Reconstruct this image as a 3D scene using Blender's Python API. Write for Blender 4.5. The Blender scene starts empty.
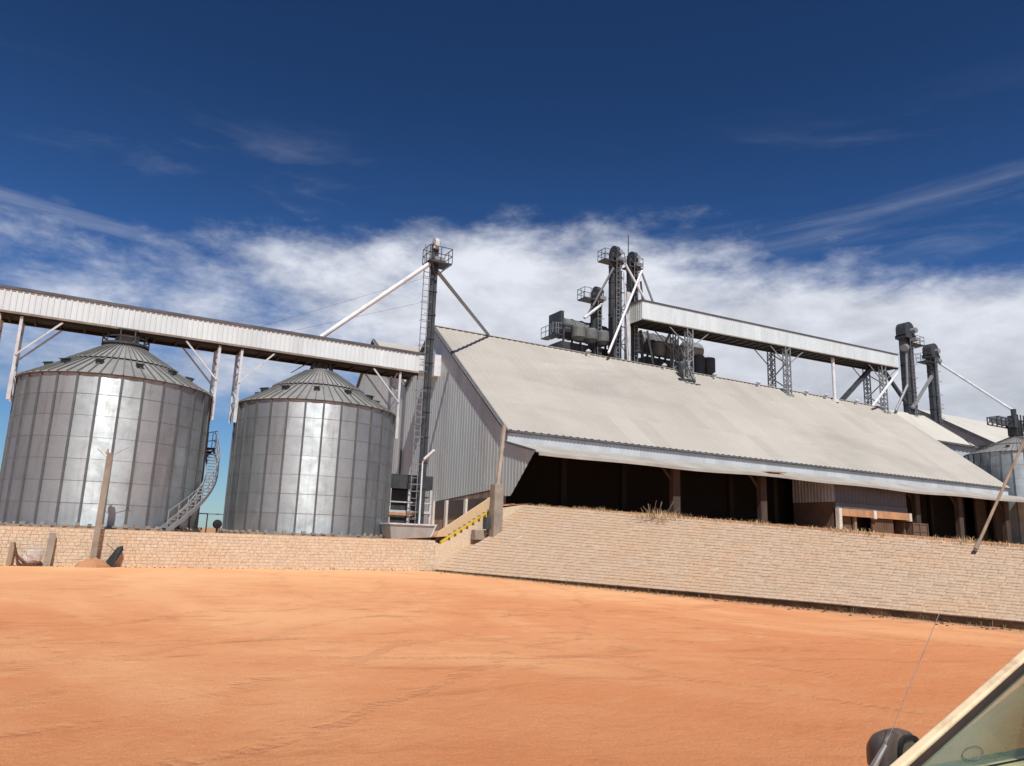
import bpy, math, random
from mathutils import Vector, Matrix
random.seed(11)
R = math.radians
S = bpy.context.scene
COL = S.collection

# ---------------------------------------------------------------- helpers
WL = {}

def tag(o, label=None, cat=None, group=None, kind=None):
    if label: o['label'] = label
    if cat: o['category'] = cat
    if group: o['group'] = group
    if kind: o['kind'] = kind
    return o

def thing(name, label, cat, loc=(0, 0, 0), group=None):
    o = bpy.data.objects.new(name, None)
    o.empty_display_size = 0.3
    COL.objects.link(o)
    o.location = loc
    WL[o.name] = Vector(loc)
    return tag(o, label, cat, group)

def dup(root, loc, label=None, group=None):
    def rec(o, parent):
        c = o.copy()
        COL.objects.link(c)
        c.parent = parent
        for ch in list(o.children):
            rec(ch, c)
        return c
    r = rec(root, None)
    r.location = loc
    if label: r['label'] = label
    if group: r['group'] = group
    return r

class MB:
    def __init__(s):
        s.v = []; s.f = []; s.m = []; s.t = []
    def add(s, vs, fs, mi=0, tone=0.5):
        n = len(s.v)
        s.v += [tuple(p) for p in vs]
        for f in fs:
            s.f.append(tuple(i + n for i in f)); s.m.append(mi); s.t.append(tone)
        return s
    def quad(s, a, b, c, d, mi=0, tone=0.5):
        return s.add([a, b, c, d], [(0, 1, 2, 3)], mi, tone)
    def poly(s, pts, mi=0, tone=0.5):
        return s.add(pts, [tuple(range(len(pts)))], mi, tone)
    def box(s, x0, x1, y0, y1, z0, z1, mi=0, tone=0.5):
        return s.add([(x0,y0,z0),(x1,y0,z0),(x1,y1,z0),(x0,y1,z0),(x0,y0,z1),(x1,y0,z1),(x1,y1,z1),(x0,y1,z1)],
                     [(0,3,2,1),(4,5,6,7),(0,1,5,4),(1,2,6,5),(2,3,7,6),(3,0,4,7)], mi, tone)
    def prism(s, pts, vec, mi=0, tone=0.5):
        n = len(pts); vec = Vector(vec)
        a = [Vector(p) for p in pts]; b = [p + vec for p in a]
        fs = [tuple(range(n))[::-1], tuple(range(n, 2*n))]
        fs += [(i, (i+1) % n, n + (i+1) % n, n + i) for i in range(n)]
        return s.add(a + b, fs, mi, tone)
    def bar(s, p0, p1, w, h=None, mi=0, up=(0, 0, 1), tone=0.5):
        h = h or w
        p0 = Vector(p0); p1 = Vector(p1); d = (p1 - p0).normalized(); up = Vector(up)
        if abs(d.dot(up)) > 0.97: up = Vector((0, 1, 0)) if abs(d.y) < .9 else Vector((1, 0, 0))
        x = d.cross(up).normalized() * (w/2); y = x.cross(d).normalized() * (h/2)
        vs = []
        for p in (p0, p1):
            vs += [p - x - y, p + x - y, p + x + y, p - x + y]
        return s.add(vs, [(3,2,1,0),(4,5,6,7),(0,1,5,4),(1,2,6,5),(2,3,7,6),(3,0,4,7)], mi, tone)
    def tube(s, p0, p1, r, n=8, mi=0, r2=None, tone=0.5):
        r2 = r if r2 is None else r2
        p0 = Vector(p0); p1 = Vector(p1); d = (p1 - p0).normalized()
        up = Vector((0, 0, 1)) if abs(d.z) < .95 else Vector((1, 0, 0))
        x = d.cross(up).normalized(); y = x.cross(d)
        vs = []
        for p, q in ((p0, r), (p1, r2)):
            for i in range(n):
                a = 2*math.pi*i/n
                vs.append(p + x*(q*math.cos(a)) + y*(q*math.sin(a)))
        fs = [(i, (i+1) % n, n + (i+1) % n, n + i) for i in range(n)]
        fs += [tuple(range(n))[::-1], tuple(range(n, 2*n))]
        return s.add(vs, fs, mi, tone)
    def path(s, pts, r, n=6, mi=0):
        for a, b in zip(pts, pts[1:]): s.tube(a, b, r, n, mi)
        return s
    def lathe(s, prof, n, c=(0, 0, 0), mi=0, a0=0.0, axis='Z', tone=0.5):
        vs = []; k = len(prof)
        for i in range(n):
            a = a0 + 2*math.pi*i/n
            for r, z in prof:
                if axis == 'Z': vs.append((c[0] + r*math.cos(a), c[1] + r*math.sin(a), c[2] + z))
                elif axis == 'Y': vs.append((c[0] + r*math.cos(a), c[1] + z, c[2] + r*math.sin(a)))
                else: vs.append((c[0] + z, c[1] + r*math.cos(a), c[2] + r*math.sin(a)))
        fs = []
        for i in range(n):
            j = (i+1) % n
            for q in range(k-1):
                fs.append((i*k+q, j*k+q, j*k+q+1, i*k+q+1))
        return s.add(vs, fs, mi, tone)
    def build(s, name, mats, parent=None, smooth=False, label=None, bevel=0):
        me = bpy.data.meshes.new(name)
        off = Vector((0, 0, 0))
        if parent is not None: off = WL[parent.name]
        me.from_pydata([tuple(Vector(p) - off) for p in s.v], [], s.f)
        if not isinstance(mats, (list, tuple)): mats = [mats]
        for m in mats: me.materials.append(m)
        for p, mi in zip(me.polygons, s.m):
            p.material_index = mi; p.use_smooth = smooth
        at = me.attributes.new('tone', 'FLOAT', 'FACE')
        at.data.foreach_set('value', s.t)
        me.update()
        o = bpy.data.objects.new(name, me)
        COL.objects.link(o)
        if parent is not None: o.parent = parent
        WL[o.name] = off
        if bevel:
            b = o.modifiers.new('bevel', 'BEVEL'); b.width = bevel; b.segments = 2; b.limit_method = 'ANGLE'
        if label: o['label'] = label
        return o

def corr(mb, s0, s1, pitch, depth, P, zb, zt, mi=0, tone=None, course=0):
    """a ribbed sheet: P(s, off, z) -> point, ribs run from zb(s) to zt(s)"""
    n = max(1, round((s1 - s0)/pitch)); p = (s1 - s0)/n
    prof = []
    for i in range(n):
        a = s0 + i*p
        prof += [(a, 0), (a + .55*p, 0), (a + .65*p, depth), (a + .9*p, depth)]
    prof.append((s1, 0))
    for (a, oa), (b, ob) in zip(prof, prof[1:]):
        k = int((a - s0)/(p*3))
        random.seed(k*77 + 5 + course*1013)
        t = random.random() if tone is None else tone
        mb.quad(P(a, oa, zb(a)), P(b, ob, zb(b)), P(b, ob, zt(b)), P(a, oa, zt(a)), mi, t)

# ---------------------------------------------------------------- materials
def newmat(name):
    m = bpy.data.materials.new(name); m.use_nodes = True
    nt = m.node_tree
    return m, nt, nt.nodes['Principled BSDF']

def nd(nt, typ, **kw):
    n = nt.nodes.new(typ)
    for k, v in kw.items(): setattr(n, k, v)
    return n

def ln(nt, a, ao, b, bi): nt.links.new(a.outputs[ao], b.inputs[bi])

def coords(nt, scale=(1, 1, 1), rot=(0, 0, 0), src='Object'):
    tc = nd(nt, 'ShaderNodeTexCoord'); mp = nd(nt, 'ShaderNodeMapping')
    mp.inputs['Scale'].default_value = scale; mp.inputs['Rotation'].default_value = rot
    ln(nt, tc, src, mp, 'Vector'); return mp

def noise(nt, mp, scale, detail=5, rough=.55, dist=0.0):
    n = nd(nt, 'ShaderNodeTexNoise')
    n.inputs['Scale'].default_value = scale; n.inputs['Detail'].default_value = detail
    n.inputs['Roughness'].default_value = rough; n.inputs['Distortion'].default_value = dist
    ln(nt, mp, 'Vector', n, 'Vector'); return n

def maprange(nt, src, so, a, b, c, d, smooth=False):
    m = nd(nt, 'ShaderNodeMapRange')
    if smooth: m.interpolation_type = 'SMOOTHSTEP'
    for i, x in zip((1, 2, 3, 4), (a, b, c, d)): m.inputs[i].default_value = x
    ln(nt, src, so, m, 0); return m

def mixc(nt, fac, fo, ca, cb, blend='MIX'):
    """ca / cb: colour tuple or (node, socket)"""
    m = nd(nt, 'ShaderNodeMix', data_type='RGBA', blend_type=blend)
    if fac is None: m.inputs[0].default_value = fo
    else: ln(nt, fac, fo, m, 0)
    for i, c in ((6, ca), (7, cb)):
        if isinstance(c[0], (int, float)): m.inputs[i].default_value = (*c[:3], 1)
        else: nt.links.new(c[0].outputs[c[1]], m.inputs[i])
    return m

def surf(name, base, rough=.6, metal=0., var=.25, vscale=1.2, stretch=(1, 1, 1), dirt=None, tone=0.0,
         bump=0.0, bscale=30, spec=.4, rvar=.1):
    """weathered surface: base colour, slow variation, optional dirt = (colour, amount, scale, stretch), face tone"""
    m, nt, b = newmat(name)
    mp = coords(nt, stretch)
    n1 = noise(nt, mp, vscale, 6, .6, .2)
    f = maprange(nt, n1, 0, .3, .7, 1 - var, 1 + var)
    dark = mixc(nt, None, 1.0, base, (1, 1, 1), 'MULTIPLY')
    vm = nd(nt, 'ShaderNodeVectorMath', operation='SCALE')
    ln(nt, dark, 2, vm, 0); ln(nt, f, 0, vm, 'Scale')
    last = (vm, 0)
    if tone:
        at = nd(nt, 'ShaderNodeAttribute', attribute_name='tone')
        tr = maprange(nt, at, 'Fac', 0, 1, 1 - tone, 1 + tone)
        v2 = nd(nt, 'ShaderNodeVectorMath', operation='SCALE')
        nt.links.new(last[0].outputs[last[1]], v2.inputs[0]); ln(nt, tr, 0, v2, 'Scale')
        last = (v2, 0)
    if dirt:
        dc, amt, ds, dst = dirt
        mp2 = coords(nt, dst)
        n2 = noise(nt, mp2, ds, 8, .65, .4)
        fr = maprange(nt, n2, 0, .46, .72, 0, amt, True)
        mx = mixc(nt, fr, 0, last, dc)
        last = (mx, 2)
    nt.links.new(last[0].outputs[last[1]], b.inputs['Base Color'])
    rr = maprange(nt, n1, 0, .3, .7, max(.05, rough - rvar), min(1, rough + rvar))
    ln(nt, rr, 0, b, 'Roughness')
    b.inputs['Metallic'].default_value = metal
    b.inputs['Specular IOR Level'].default_value = spec
    if bump:
        mp3 = coords(nt)
        n3 = noise(nt, mp3, bscale, 6, .6)
        bp = nd(nt, 'ShaderNodeBump'); bp.inputs['Distance'].default_value = bump
        bp.inputs['Strength'].default_value = 1
        ln(nt, n3, 0, bp, 'Height'); ln(nt, bp, 0, b, 'Normal')
    return m

M = {}
M['galv_wall'] = surf('galvanised cladding', (.52, .57, .545), .5, .1, .12, .5, (1, 1, .25), ((.30, .27, .23), .35, .5, (1, 1, .2)), .10)
M['white_clad'] = surf('pale painted cladding', (.605, .67, .69), .5, 0, .07, .6, (1, 1, .3), ((.42, .37, .31), .35, 1.1, (1, 1, .22)), .06)
M['clad_sill'] = surf('rusty cladding foot', (.22, .19, .15), .7, 0, .3, 1.5, (1, 1, 1), ((.12, .07, .04), .5, 2, (1, 1, 1)))
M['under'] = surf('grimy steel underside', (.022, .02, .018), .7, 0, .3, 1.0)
M['lid'] = surf('dark ridge flashing', (.10, .10, .11), .5, .2, .2, 1.0)
M['dark_steel'] = surf('dark painted steel', (.048, .055, .062), .5, .1, .3, 2.0, dirt=((.10, .09, .08), .5, 1.5, (1, 1, .4)))
M['mid_steel'] = surf('grey steel', (.27, .285, .295), .5, .2, .25, 2.0, dirt=((.12, .09, .07), .4, 2, (1, 1, 1)))
M['drum_grey'] = surf('sooty drum grey', (.13, .14, .14), .55, .1, .3, 1.5, dirt=((.2, .19, .15), .5, 1.2, (.4, 1, 1)))
M['light_steel'] = surf('pale galvanised steel', (.56, .575, .59), .45, .1, .15, 2.0, dirt=((.30, .22, .16), .35, 2, (1, 1, .5)))
M['white_pipe'] = surf('white spout pipe', (.68, .70, .72), .4, .05, .1, 1.0, dirt=((.38, .33, .28), .4, 1.5, (1, 1, 1)))
M['concrete'] = surf('weathered concrete', (.28, .235, .19), .85, 0, .25, 1.5, (1, 1, 1), ((.16, .11, .075), .6, 1.2, (1, 1, .4)), bump=.01, bscale=18)
M['pale_concrete'] = surf('pale concrete', (.43, .385, .325), .85, 0, .2, 1.5, (1, 1, 1), ((.24, .17, .11), .5, 1.6, (1, 1, .5)), bump=.008, bscale=18)
M['roof_beige'] = surf('dusty beige roof sheet', (.405, .378, .335), .62, 0, .07, .12, (.6, 1, 1), ((.315, .292, .262), .9, .11, (.45, 1.3, 1)), .06)
M['roof_white'] = surf('pale shed roof sheet', (.53, .505, .45), .6, 0, .08, .2, dirt=((.5, .45, .38), .4, .2, (1, 1, 1)))
M['canopy'] = surf('grey canopy sheet', (.42, .40, .36), .6, .1, .15, .5, dirt=((.28, .20, .14), .5, .35, (.5, 1, 1)), tone=.05)
M['clerestory'] = surf('translucent pale band', (.46, .50, .53), .45, 0, .08, .5, (1, 1, .3), ((.48, .50, .52), .35, 1.2, (1, 1, .3)), .1)
M['trim'] = surf('dark grey trim', (.11, .115, .125), .55, .1, .2, 1)
M['inner_dark'] = surf('shade-black boards', (.010, .008, .006), .9, 0, .4, .6, (1, 1, 4))  # near-black colour holds the interior's shade, darker than the brown wood itself
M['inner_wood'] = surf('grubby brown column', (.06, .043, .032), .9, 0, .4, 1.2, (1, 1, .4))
M['brown_wall'] = surf('dusty brown wall', (.135, .095, .07), .9, 0, .25, .8, dirt=((.10, .065, .045), .5, .8, (1, 1, .6)))
M['fascia'] = surf('orange brown fascia', (.46, .25, .13), .8, 0, .25, 1.2, dirt=((.22, .12, .07), .4, 2, (1, 1, 1)))
M['pale_paint'] = surf('old white paint', (.66, .62, .55), .7, 0, .15, 2, dirt=((.35, .25, .17), .5, 2, (1, 1, .4)))
M['board'] = surf('brown board', (.13, .075, .045), .8, 0, .3, 2, (1, 1, .3))
M['window_dark'] = surf('dark opening', (.075, .058, .046), .5, 0, .4, 1)
M['infill'] = surf('stained block wall', (.30, .235, .175), .9, 0, .25, 1.2, dirt=((.14, .095, .065), .6, 1, (1, 1, .6)), bump=.01)
M['yellow'] = surf('worn yellow paint', (.62, .42, .05), .7, 0, .2, 3, dirt=((.16, .11, .05), .6, 3, (1, 1, 1)))
M['cream_step'] = surf('cream cement render', (.58, .42, .25), .85, 0, .15, 2, dirt=((.36, .23, .13), .5, 2, (1, 1, 1)))
M['wood'] = surf('grey brown timber', (.32, .235, .165), .85, 0, .3, 3, (1, 1, .15), ((.14, .09, .06), .5, 4, (1, 1, .1)))
M['rust'] = surf('rusted plate', (.10, .045, .028), .8, .1, .4, 5, dirt=((.2, .08, .04), .5, 6, (1, 1, 1)))
M['black'] = surf('black rubber', (.012, .012, .013), .7, 0, .3, 5)
M['pale_rag'] = surf('pale bundle', (.50, .43, .39), .9, 0, .4, 7, dirt=((.22, .16, .13), .8, 7, (1, 1, 1)), bump=.06, bscale=9)
M['dry_grass'] = surf('dry straw', (.46, .34, .19), .9, 0, .4, 3, tone=.5)
M['green_weed'] = surf('dusty weed', (.15, .125, .055), .9, 0, .4, 3, tone=.5)
M['soil'] = surf('dark red soil', (.10, .055, .032), .95, 0, .4, 1.8, dirt=((.26, .15, .085), .7, 1.0, (1, 1, 1)), bump=.03, bscale=9)
M['tin'] = surf('bright galvanised tank', (.62, .63, .64), .32, .85, .15, 1.5, (1, 1, .3), ((.35, .33, .31), .5, 1.6, (1, 1, .6)))
M['yard'] = surf('upper yard dirt', (.44, .22, .11), .95, 0, .2, .3, dirt=((.30, .15, .08), .6, .4, (1, 1, 1)), bump=.03, bscale=6)
M['bin'] = surf('bin sheet metal', (.42, .41, .39), .5, .15, .12, 2, (1, 1, .4), ((.26, .23, .2), .5, 2, (1, 1, .4)), .06)
M['car_paint'] = surf('old cream car paint', (.78, .62, .40), .35, 0, .05, 4, dirt=((.30, .12, .05), .5, 9, (1, 1, 1)), spec=.5)
M['rubber_seal'] = surf('perished window rubber', (.035, .022, .016), .8, 0, .3, 8)
M['mirror_shell'] = surf('dull black plastic', (.075, .06, .055), .5, 0, .25, 8, dirt=((.22, .14, .10), .6, 9, (1, 1, 1)))
M['cabin'] = surf('dark cabin trim', (.035, .022, .02), .85, 0, .3, 6)
M['cabin_pale'] = surf('dusty grey cabin lining', (.50, .56, .48), .85, 0, .2, 6)
M['mirror_face'] = surf('dusty mirror', (.42, .38, .33), .28, .85, .15, 14)
M['chrome'] = surf('dull chrome', (.6, .55, .47), .3, .8, .1, 5)

def sack_material(name, c1, c2, stain):
    m, nt, b = newmat(name)
    mp = coords(nt)
    at = nd(nt, 'ShaderNodeAttribute', attribute_name='tone')
    c = mixc(nt, at, 'Fac', c1, c2)
    n1 = noise(nt, mp, .5, 7, .65, .3)
    f1 = maprange(nt, n1, 0, .46, .66, 0, .85, True)
    c2_ = mixc(nt, f1, 0, (c, 2), stain)
    n2 = noise(nt, mp, 9, 5, .6)
    f2 = maprange(nt, n2, 0, .3, .7, .82, 1.14)
    v = nd(nt, 'ShaderNodeVectorMath', operation='SCALE'); ln(nt, c2_, 2, v, 0); ln(nt, f2, 0, v, 'Scale')
    ln(nt, v, 0, b, 'Base Color')
    b.inputs['Roughness'].default_value = .92; b.inputs['Specular IOR Level'].default_value = .15
    bp = nd(nt, 'ShaderNodeBump'); bp.inputs['Distance'].default_value = .02
    n3 = noise(nt, mp, 22, 6, .6); ln(nt, n3, 0, bp, 'Height'); ln(nt, bp, 0, b, 'Normal')
    return m
M['slope_sack'] = sack_material('earth cement sacks', (.495, .358, .25), (.54, .402, .288), (.535, .36, .235))
M['wall_block'] = sack_material('earth cement blocks', (.59, .465, .335), (.65, .53, .395), (.62, .45, .295))
M['joint'] = surf('mortar joint', (.48, .35, .245), .95, 0, .3, 2)

def silo_material(name, col):
    m, nt, b = newmat(name)
    at = nd(nt, 'ShaderNodeAttribute', attribute_name='tone')
    mp = coords(nt, (1, 1, 1))
    n1 = noise(nt, mp, 1.1, 7, .62, .4)
    n2 = noise(nt, coords(nt, (1, 1, .12)), 2.2, 6, .6, .2)
    f = maprange(nt, n1, 0, .3, .7, .80, 1.14)
    v = nd(nt, 'ShaderNodeVectorMath', operation='SCALE'); v.inputs[0].default_value = col; ln(nt, f, 0, v, 'Scale')
    tr = maprange(nt, at, 'Fac', 0, 1, .88, 1.12)
    v2 = nd(nt, 'ShaderNodeVectorMath', operation='SCALE'); ln(nt, v, 0, v2, 0); ln(nt, tr, 0, v2, 'Scale')
    st = maprange(nt, n2, 0, .5, .72, 0, .5, True)
    c = mixc(nt, st, 0, (v2, 0), (.21, .185, .16))
    ln(nt, c, 2, b, 'Base Color')
    b.inputs['Metallic'].default_value = .92
    r = maprange(nt, n1, 0, .3, .7, .56, .43); ln(nt, r, 0, b, 'Roughness')
    b.inputs['Anisotropic'].default_value = .25
    tg = nd(nt, 'ShaderNodeTangent', direction_type='RADIAL', axis='Z'); ln(nt, tg, 0, b, 'Tangent')
    # horizontal corrugation of the sheets (as a slope of the normal) plus small dents
    geo = nd(nt, 'ShaderNodeNewGeometry'); sp = nd(nt, 'ShaderNodeSeparateXYZ'); ln(nt, geo, 'Position', sp, 0)
    mu = nd(nt, 'ShaderNodeMath', operation='MULTIPLY'); mu.inputs[1].default_value = 2*math.pi/.0173; ln(nt, sp, 2, mu, 0)
    si = nd(nt, 'ShaderNodeMath', operation='SINE'); ln(nt, mu, 0, si, 0)
    am = nd(nt, 'ShaderNodeMath', operation='MULTIPLY'); am.inputs[1].default_value = .42; ln(nt, si, 0, am, 0)
    cz = nd(nt, 'ShaderNodeCombineXYZ'); ln(nt, am, 0, cz, 2)
    n4 = noise(nt, coords(nt, (1, 1, 1.6)), 1.5, 3, .5)
    b2 = nd(nt, 'ShaderNodeBump'); b2.inputs['Distance'].default_value = .016; ln(nt, n4, 0, b2, 'Height')
    tco = nd(nt, 'ShaderNodeTexCoord'); fl = nd(nt, 'ShaderNodeVectorMath', operation='MULTIPLY'); fl.inputs[1].default_value = (1, 1, 0); ln(nt, tco, 'Object', fl, 0)
    nr = nd(nt, 'ShaderNodeVectorMath', operation='NORMALIZE'); ln(nt, fl, 0, nr, 0)
    bs = nd(nt, 'ShaderNodeVectorMath', operation='SCALE'); ln(nt, b2, 0, bs, 0); bs.inputs['Scale'].default_value = .45
    rs = nd(nt, 'ShaderNodeVectorMath', operation='SCALE'); ln(nt, nr, 0, rs, 0); rs.inputs['Scale'].default_value = .55
    sm = nd(nt, 'ShaderNodeVectorMath', operation='ADD'); ln(nt, bs, 0, sm, 0); ln(nt, rs, 0, sm, 1)
    ad = nd(nt, 'ShaderNodeVectorMath', operation='ADD'); ln(nt, sm, 0, ad, 0); ln(nt, cz, 0, ad, 1)
    no = nd(nt, 'ShaderNodeVectorMath', operation='NORMALIZE'); ln(nt, ad, 0, no, 0); ln(nt, no, 0, b, 'Normal')
    return m
M['silo'] = silo_material('galvanised silo sheet', (.395, .445, .47))
M['stiffener'] = surf('galvanised stiffener', (.125, .13, .135), .5, .3, .15, 2)
M['silo_roof'] = surf('weathered silo roof', (.285, .285, .28), .55, .25, .15, .8, dirt=((.20, .185, .16), .5, 1, (1, 1, 1)), tone=.07)
M['silo_rib'] = surf('silo roof seam', (.165, .165, .16), .6, .2, .15, 2)

def ground_material():
    m, nt, b = newmat('red laterite yard')
    mp = coords(nt)
    sp = nd(nt, 'ShaderNodeSeparateXYZ'); ln(nt, mp, 0, sp, 0)
    big = noise(nt, coords(nt, (1, .5, 1), (0, 0, R(24))), .13, 8, .62, .8)
    mid = noise(nt, coords(nt, (.5, 1.1, 1), (0, 0, R(-28))), .8, 10, .70, .9)
    strk = noise(nt, coords(nt, (.45, 1.2, 1), (0, 0, R(-36))), 2.2, 10, .72, .5)
    med = noise(nt, mp, 5.5, 8, .72, .3)
    fine = noise(nt, mp, 42, 6, .75)
    c = mixc(nt, maprange(nt, big, 0, .40, .62, 0, 1, True), 0, (.72, .295, .13), (.85, .435, .215))
    c = mixc(nt, maprange(nt, mid, 0, .54, .66, 0, .5, True), 0, (c, 2), (.45, .185, .092))
    c = mixc(nt, maprange(nt, mid, 0, .46, .32, 0, .45, True), 0, (c, 2), (.82, .46, .25))
    c = mixc(nt, maprange(nt, strk, 0, .58, .70, 0, .40, True), 0, (c, 2), (.42, .18, .095))
    c = mixc(nt, maprange(nt, strk, 0, .42, .32, 0, .40, True), 0, (c, 2), (.90, .53, .29))
    c = mixc(nt, maprange(nt, med, 0, .56, .72, 0, .35, True), 0, (c, 2), (.47, .20, .10))
    c = mixc(nt, maprange(nt, med, 0, .42, .28, 0, .30, True), 0, (c, 2), (.90, .53, .29))
    # sand washed out in front of the wall and the bank
    yy = maprange(nt, sp, 1, 15, 36, 0, .55, True)
    c = mixc(nt, yy, 0, (c, 2), (.84, .47, .245))
    # redder, more trodden dirt close by
    ny = maprange(nt, sp, 1, 13, 3, 0, .65, True)
    c = mixc(nt, ny, 0, (c, 2), (.66, .24, .098))
    # rubble washed off the bank
    bx = nd(nt, 'ShaderNodeMath', operation='MULTIPLY_ADD'); bx.inputs[1].default_value = .112; ln(nt, sp, 1, bx, 0); ln(nt, sp, 0, bx, 2)
    jit = noise(nt, mp, 1.3, 6, .65)
    bj = nd(nt, 'ShaderNodeMath', operation='MULTIPLY_ADD'); bj.inputs[1].default_value = 2.2; ln(nt, jit, 0, bj, 0); ln(nt, bx, 0, bj, 2)
    bf = maprange(nt, bj, 0, 21.2, 23.2, 0, .8, True)
    c = mixc(nt, bf, 0, (c, 2), (.36, .205, .12))
    # tyre tracks: pairs of treaded arcs across the yard
    tsum = None
    brk = noise(nt, mp, .28, 5, .65, .5)
    edge = noise(nt, mp, 2.5, 5, .7)
    for cx_, cy_, r0, gap, amt in ((-20, 40, 37.8, 1.7, .8), (30, -10, 37.2, 1.7, .7), (-30, -5, 46.0, 1.8, .8), (10, 70, 45.0, 1.7, .6), (60, 20, 52.0, 1.8, .7), (-8, -40, 52.5, 1.7, .7), (-20, 40, 33.0, 1.9, .6)):
        su = nd(nt, 'ShaderNodeVectorMath', operation='SUBTRACT'); ln(nt, mp, 0, su, 0); su.inputs[1].default_value = (cx_, cy_, 0)
        le = nd(nt, 'ShaderNodeVectorMath', operation='LENGTH'); ln(nt, su, 0, le, 0)
        wob = nd(nt, 'ShaderNodeMath', operation='MULTIPLY_ADD'); ln(nt, brk, 0, wob, 0); wob.inputs[1].default_value = 2.4; ln(nt, le, 'Value', wob, 2)
        sx_ = nd(nt, 'ShaderNodeSeparateXYZ'); ln(nt, su, 0, sx_, 0)
        an = nd(nt, 'ShaderNodeMath', operation='ARCTAN2'); ln(nt, sx_, 1, an, 0); ln(nt, sx_, 0, an, 1)
        am = nd(nt, 'ShaderNodeMath', operation='MULTIPLY'); am.inputs[1].default_value = r0*2*math.pi/.13; ln(nt, an, 0, am, 0)
        tr_ = nd(nt, 'ShaderNodeMath', operation='SINE'); ln(nt, am, 0, tr_, 0)
        tread = maprange(nt, tr_, 0, -1, 1, .55, 1)
        for k in (0, gap):
            d_ = nd(nt, 'ShaderNodeMath', operation='SUBTRACT'); ln(nt, wob, 0, d_, 0); d_.inputs[1].default_value = r0 + 1.2 + k
            ab = nd(nt, 'ShaderNodeMath', operation='ABSOLUTE'); ln(nt, d_, 0, ab, 0)
            ms_ = maprange(nt, ab, 0, .17, .09, 0, amt, True)
            m1_ = nd(nt, 'ShaderNodeMath', operation='MULTIPLY'); ln(nt, ms_, 0, m1_, 0); ln(nt, tread, 0, m1_, 1)
            bk = maprange(nt, edge if k else brk, 0, .42, .60, 0, 1, True)
            m2_ = nd(nt, 'ShaderNodeMath', operation='MULTIPLY'); ln(nt, m1_, 0, m2_, 0); ln(nt, bk, 0, m2_, 1)
            if tsum is None: tsum = m2_
            else:
                mxn = nd(nt, 'ShaderNodeMath', operation='MAXIMUM'); ln(nt, tsum, 0, mxn, 0); ln(nt, m2_, 0, mxn, 1); tsum = mxn
    tf = nd(nt, 'ShaderNodeMath', operation='MULTIPLY'); tf.inputs[1].default_value = .34; ln(nt, tsum, 0, tf, 0)
    c = mixc(nt, tf, 0, (c, 2), (.43, .19, .10))
    f2 = maprange(nt, fine, 0, .3, .7, .80, 1.18)
    v = nd(nt, 'ShaderNodeVectorMath', operation='SCALE'); ln(nt, c, 2, v, 0); ln(nt, f2, 0, v, 'Scale')
    ln(nt, v, 0, b, 'Base Color')
    b.inputs['Roughness'].default_value = .95; b.inputs['Specular IOR Level'].default_value = .1
    add = nd(nt, 'ShaderNodeMath', operation='MULTIPLY_ADD'); add.inputs[1].default_value = 2.2
    ln(nt, med, 0, add, 0); ln(nt, fine, 0, add, 2)
    sub = nd(nt, 'ShaderNodeMath', operation='MULTIPLY_ADD'); sub.inputs[1].default_value = -1.6; ln(nt, tsum, 0, sub, 0); ln(nt, add, 0, sub, 2); add = sub
    bp = nd(nt, 'ShaderNodeBump'); bp.inputs['Distance'].default_value = .022; ln(nt, add, 0, bp, 'Height'); ln(nt, bp, 0, b, 'Normal')
    return m
M['ground'] = ground_material()

def glass_material():
    m, nt, b = newmat('tinted windscreen glass')
    nt.nodes.remove(b)
    out = nt.nodes['Material Output']
    tr = nd(nt, 'ShaderNodeBsdfTransparent'); tr.inputs[0].default_value = (.72, .80, .74, 1)
    gl = nd(nt, 'ShaderNodeBsdfGlossy'); gl.inputs['Roughness'].default_value = .03
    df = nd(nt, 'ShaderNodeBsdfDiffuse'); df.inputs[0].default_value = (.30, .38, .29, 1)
    lw = nd(nt, 'ShaderNodeLayerWeight'); pw = nd(nt, 'ShaderNodeMath', operation='POWER'); ln(nt, lw, 'Facing', pw, 0); pw.inputs[1].default_value = 5; fr = nd(nt, 'ShaderNodeMath', operation='MULTIPLY_ADD'); ln(nt, pw, 0, fr, 0); fr.inputs[1].default_value = .9; fr.inputs[2].default_value = .04
    m1 = nd(nt, 'ShaderNodeMixShader'); ln(nt, fr, 0, m1, 0); ln(nt, tr, 0, m1, 1); ln(nt, gl, 0, m1, 2)
    n = noise(nt, coords(nt, (1, 1, 1)), 5, 5, .6)
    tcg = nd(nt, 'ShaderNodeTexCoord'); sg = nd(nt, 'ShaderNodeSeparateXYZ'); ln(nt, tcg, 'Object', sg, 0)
    sheen = maprange(nt, sg, 1, .46, .66, .05, .44, True)      # pale sky reflection painted in along the right pillar, fading inward
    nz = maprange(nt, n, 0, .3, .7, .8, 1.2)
    dd = nd(nt, 'ShaderNodeMath', operation='MULTIPLY'); ln(nt, sheen, 0, dd, 0); ln(nt, nz, 0, dd, 1)
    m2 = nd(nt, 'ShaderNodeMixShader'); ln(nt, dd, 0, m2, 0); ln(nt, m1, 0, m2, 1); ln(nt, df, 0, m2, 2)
    ln(nt, m2, 0, out, 0)
    return m
M['glass'] = glass_material()

# ---------------------------------------------------------------- the setting: ground, terrace, platform, bank
WALL_Y = 38.5; WALL_X1 = 17.35; TER = 1.5
def base_x(y): return 17.4 + (39.4 - y)*.112
def top_x(y): return 23.0 + (40 - y)*.04
def top_z(y): return max(1.0, 2.0 + .0675*(min(y, 41) - 11.9))

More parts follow.
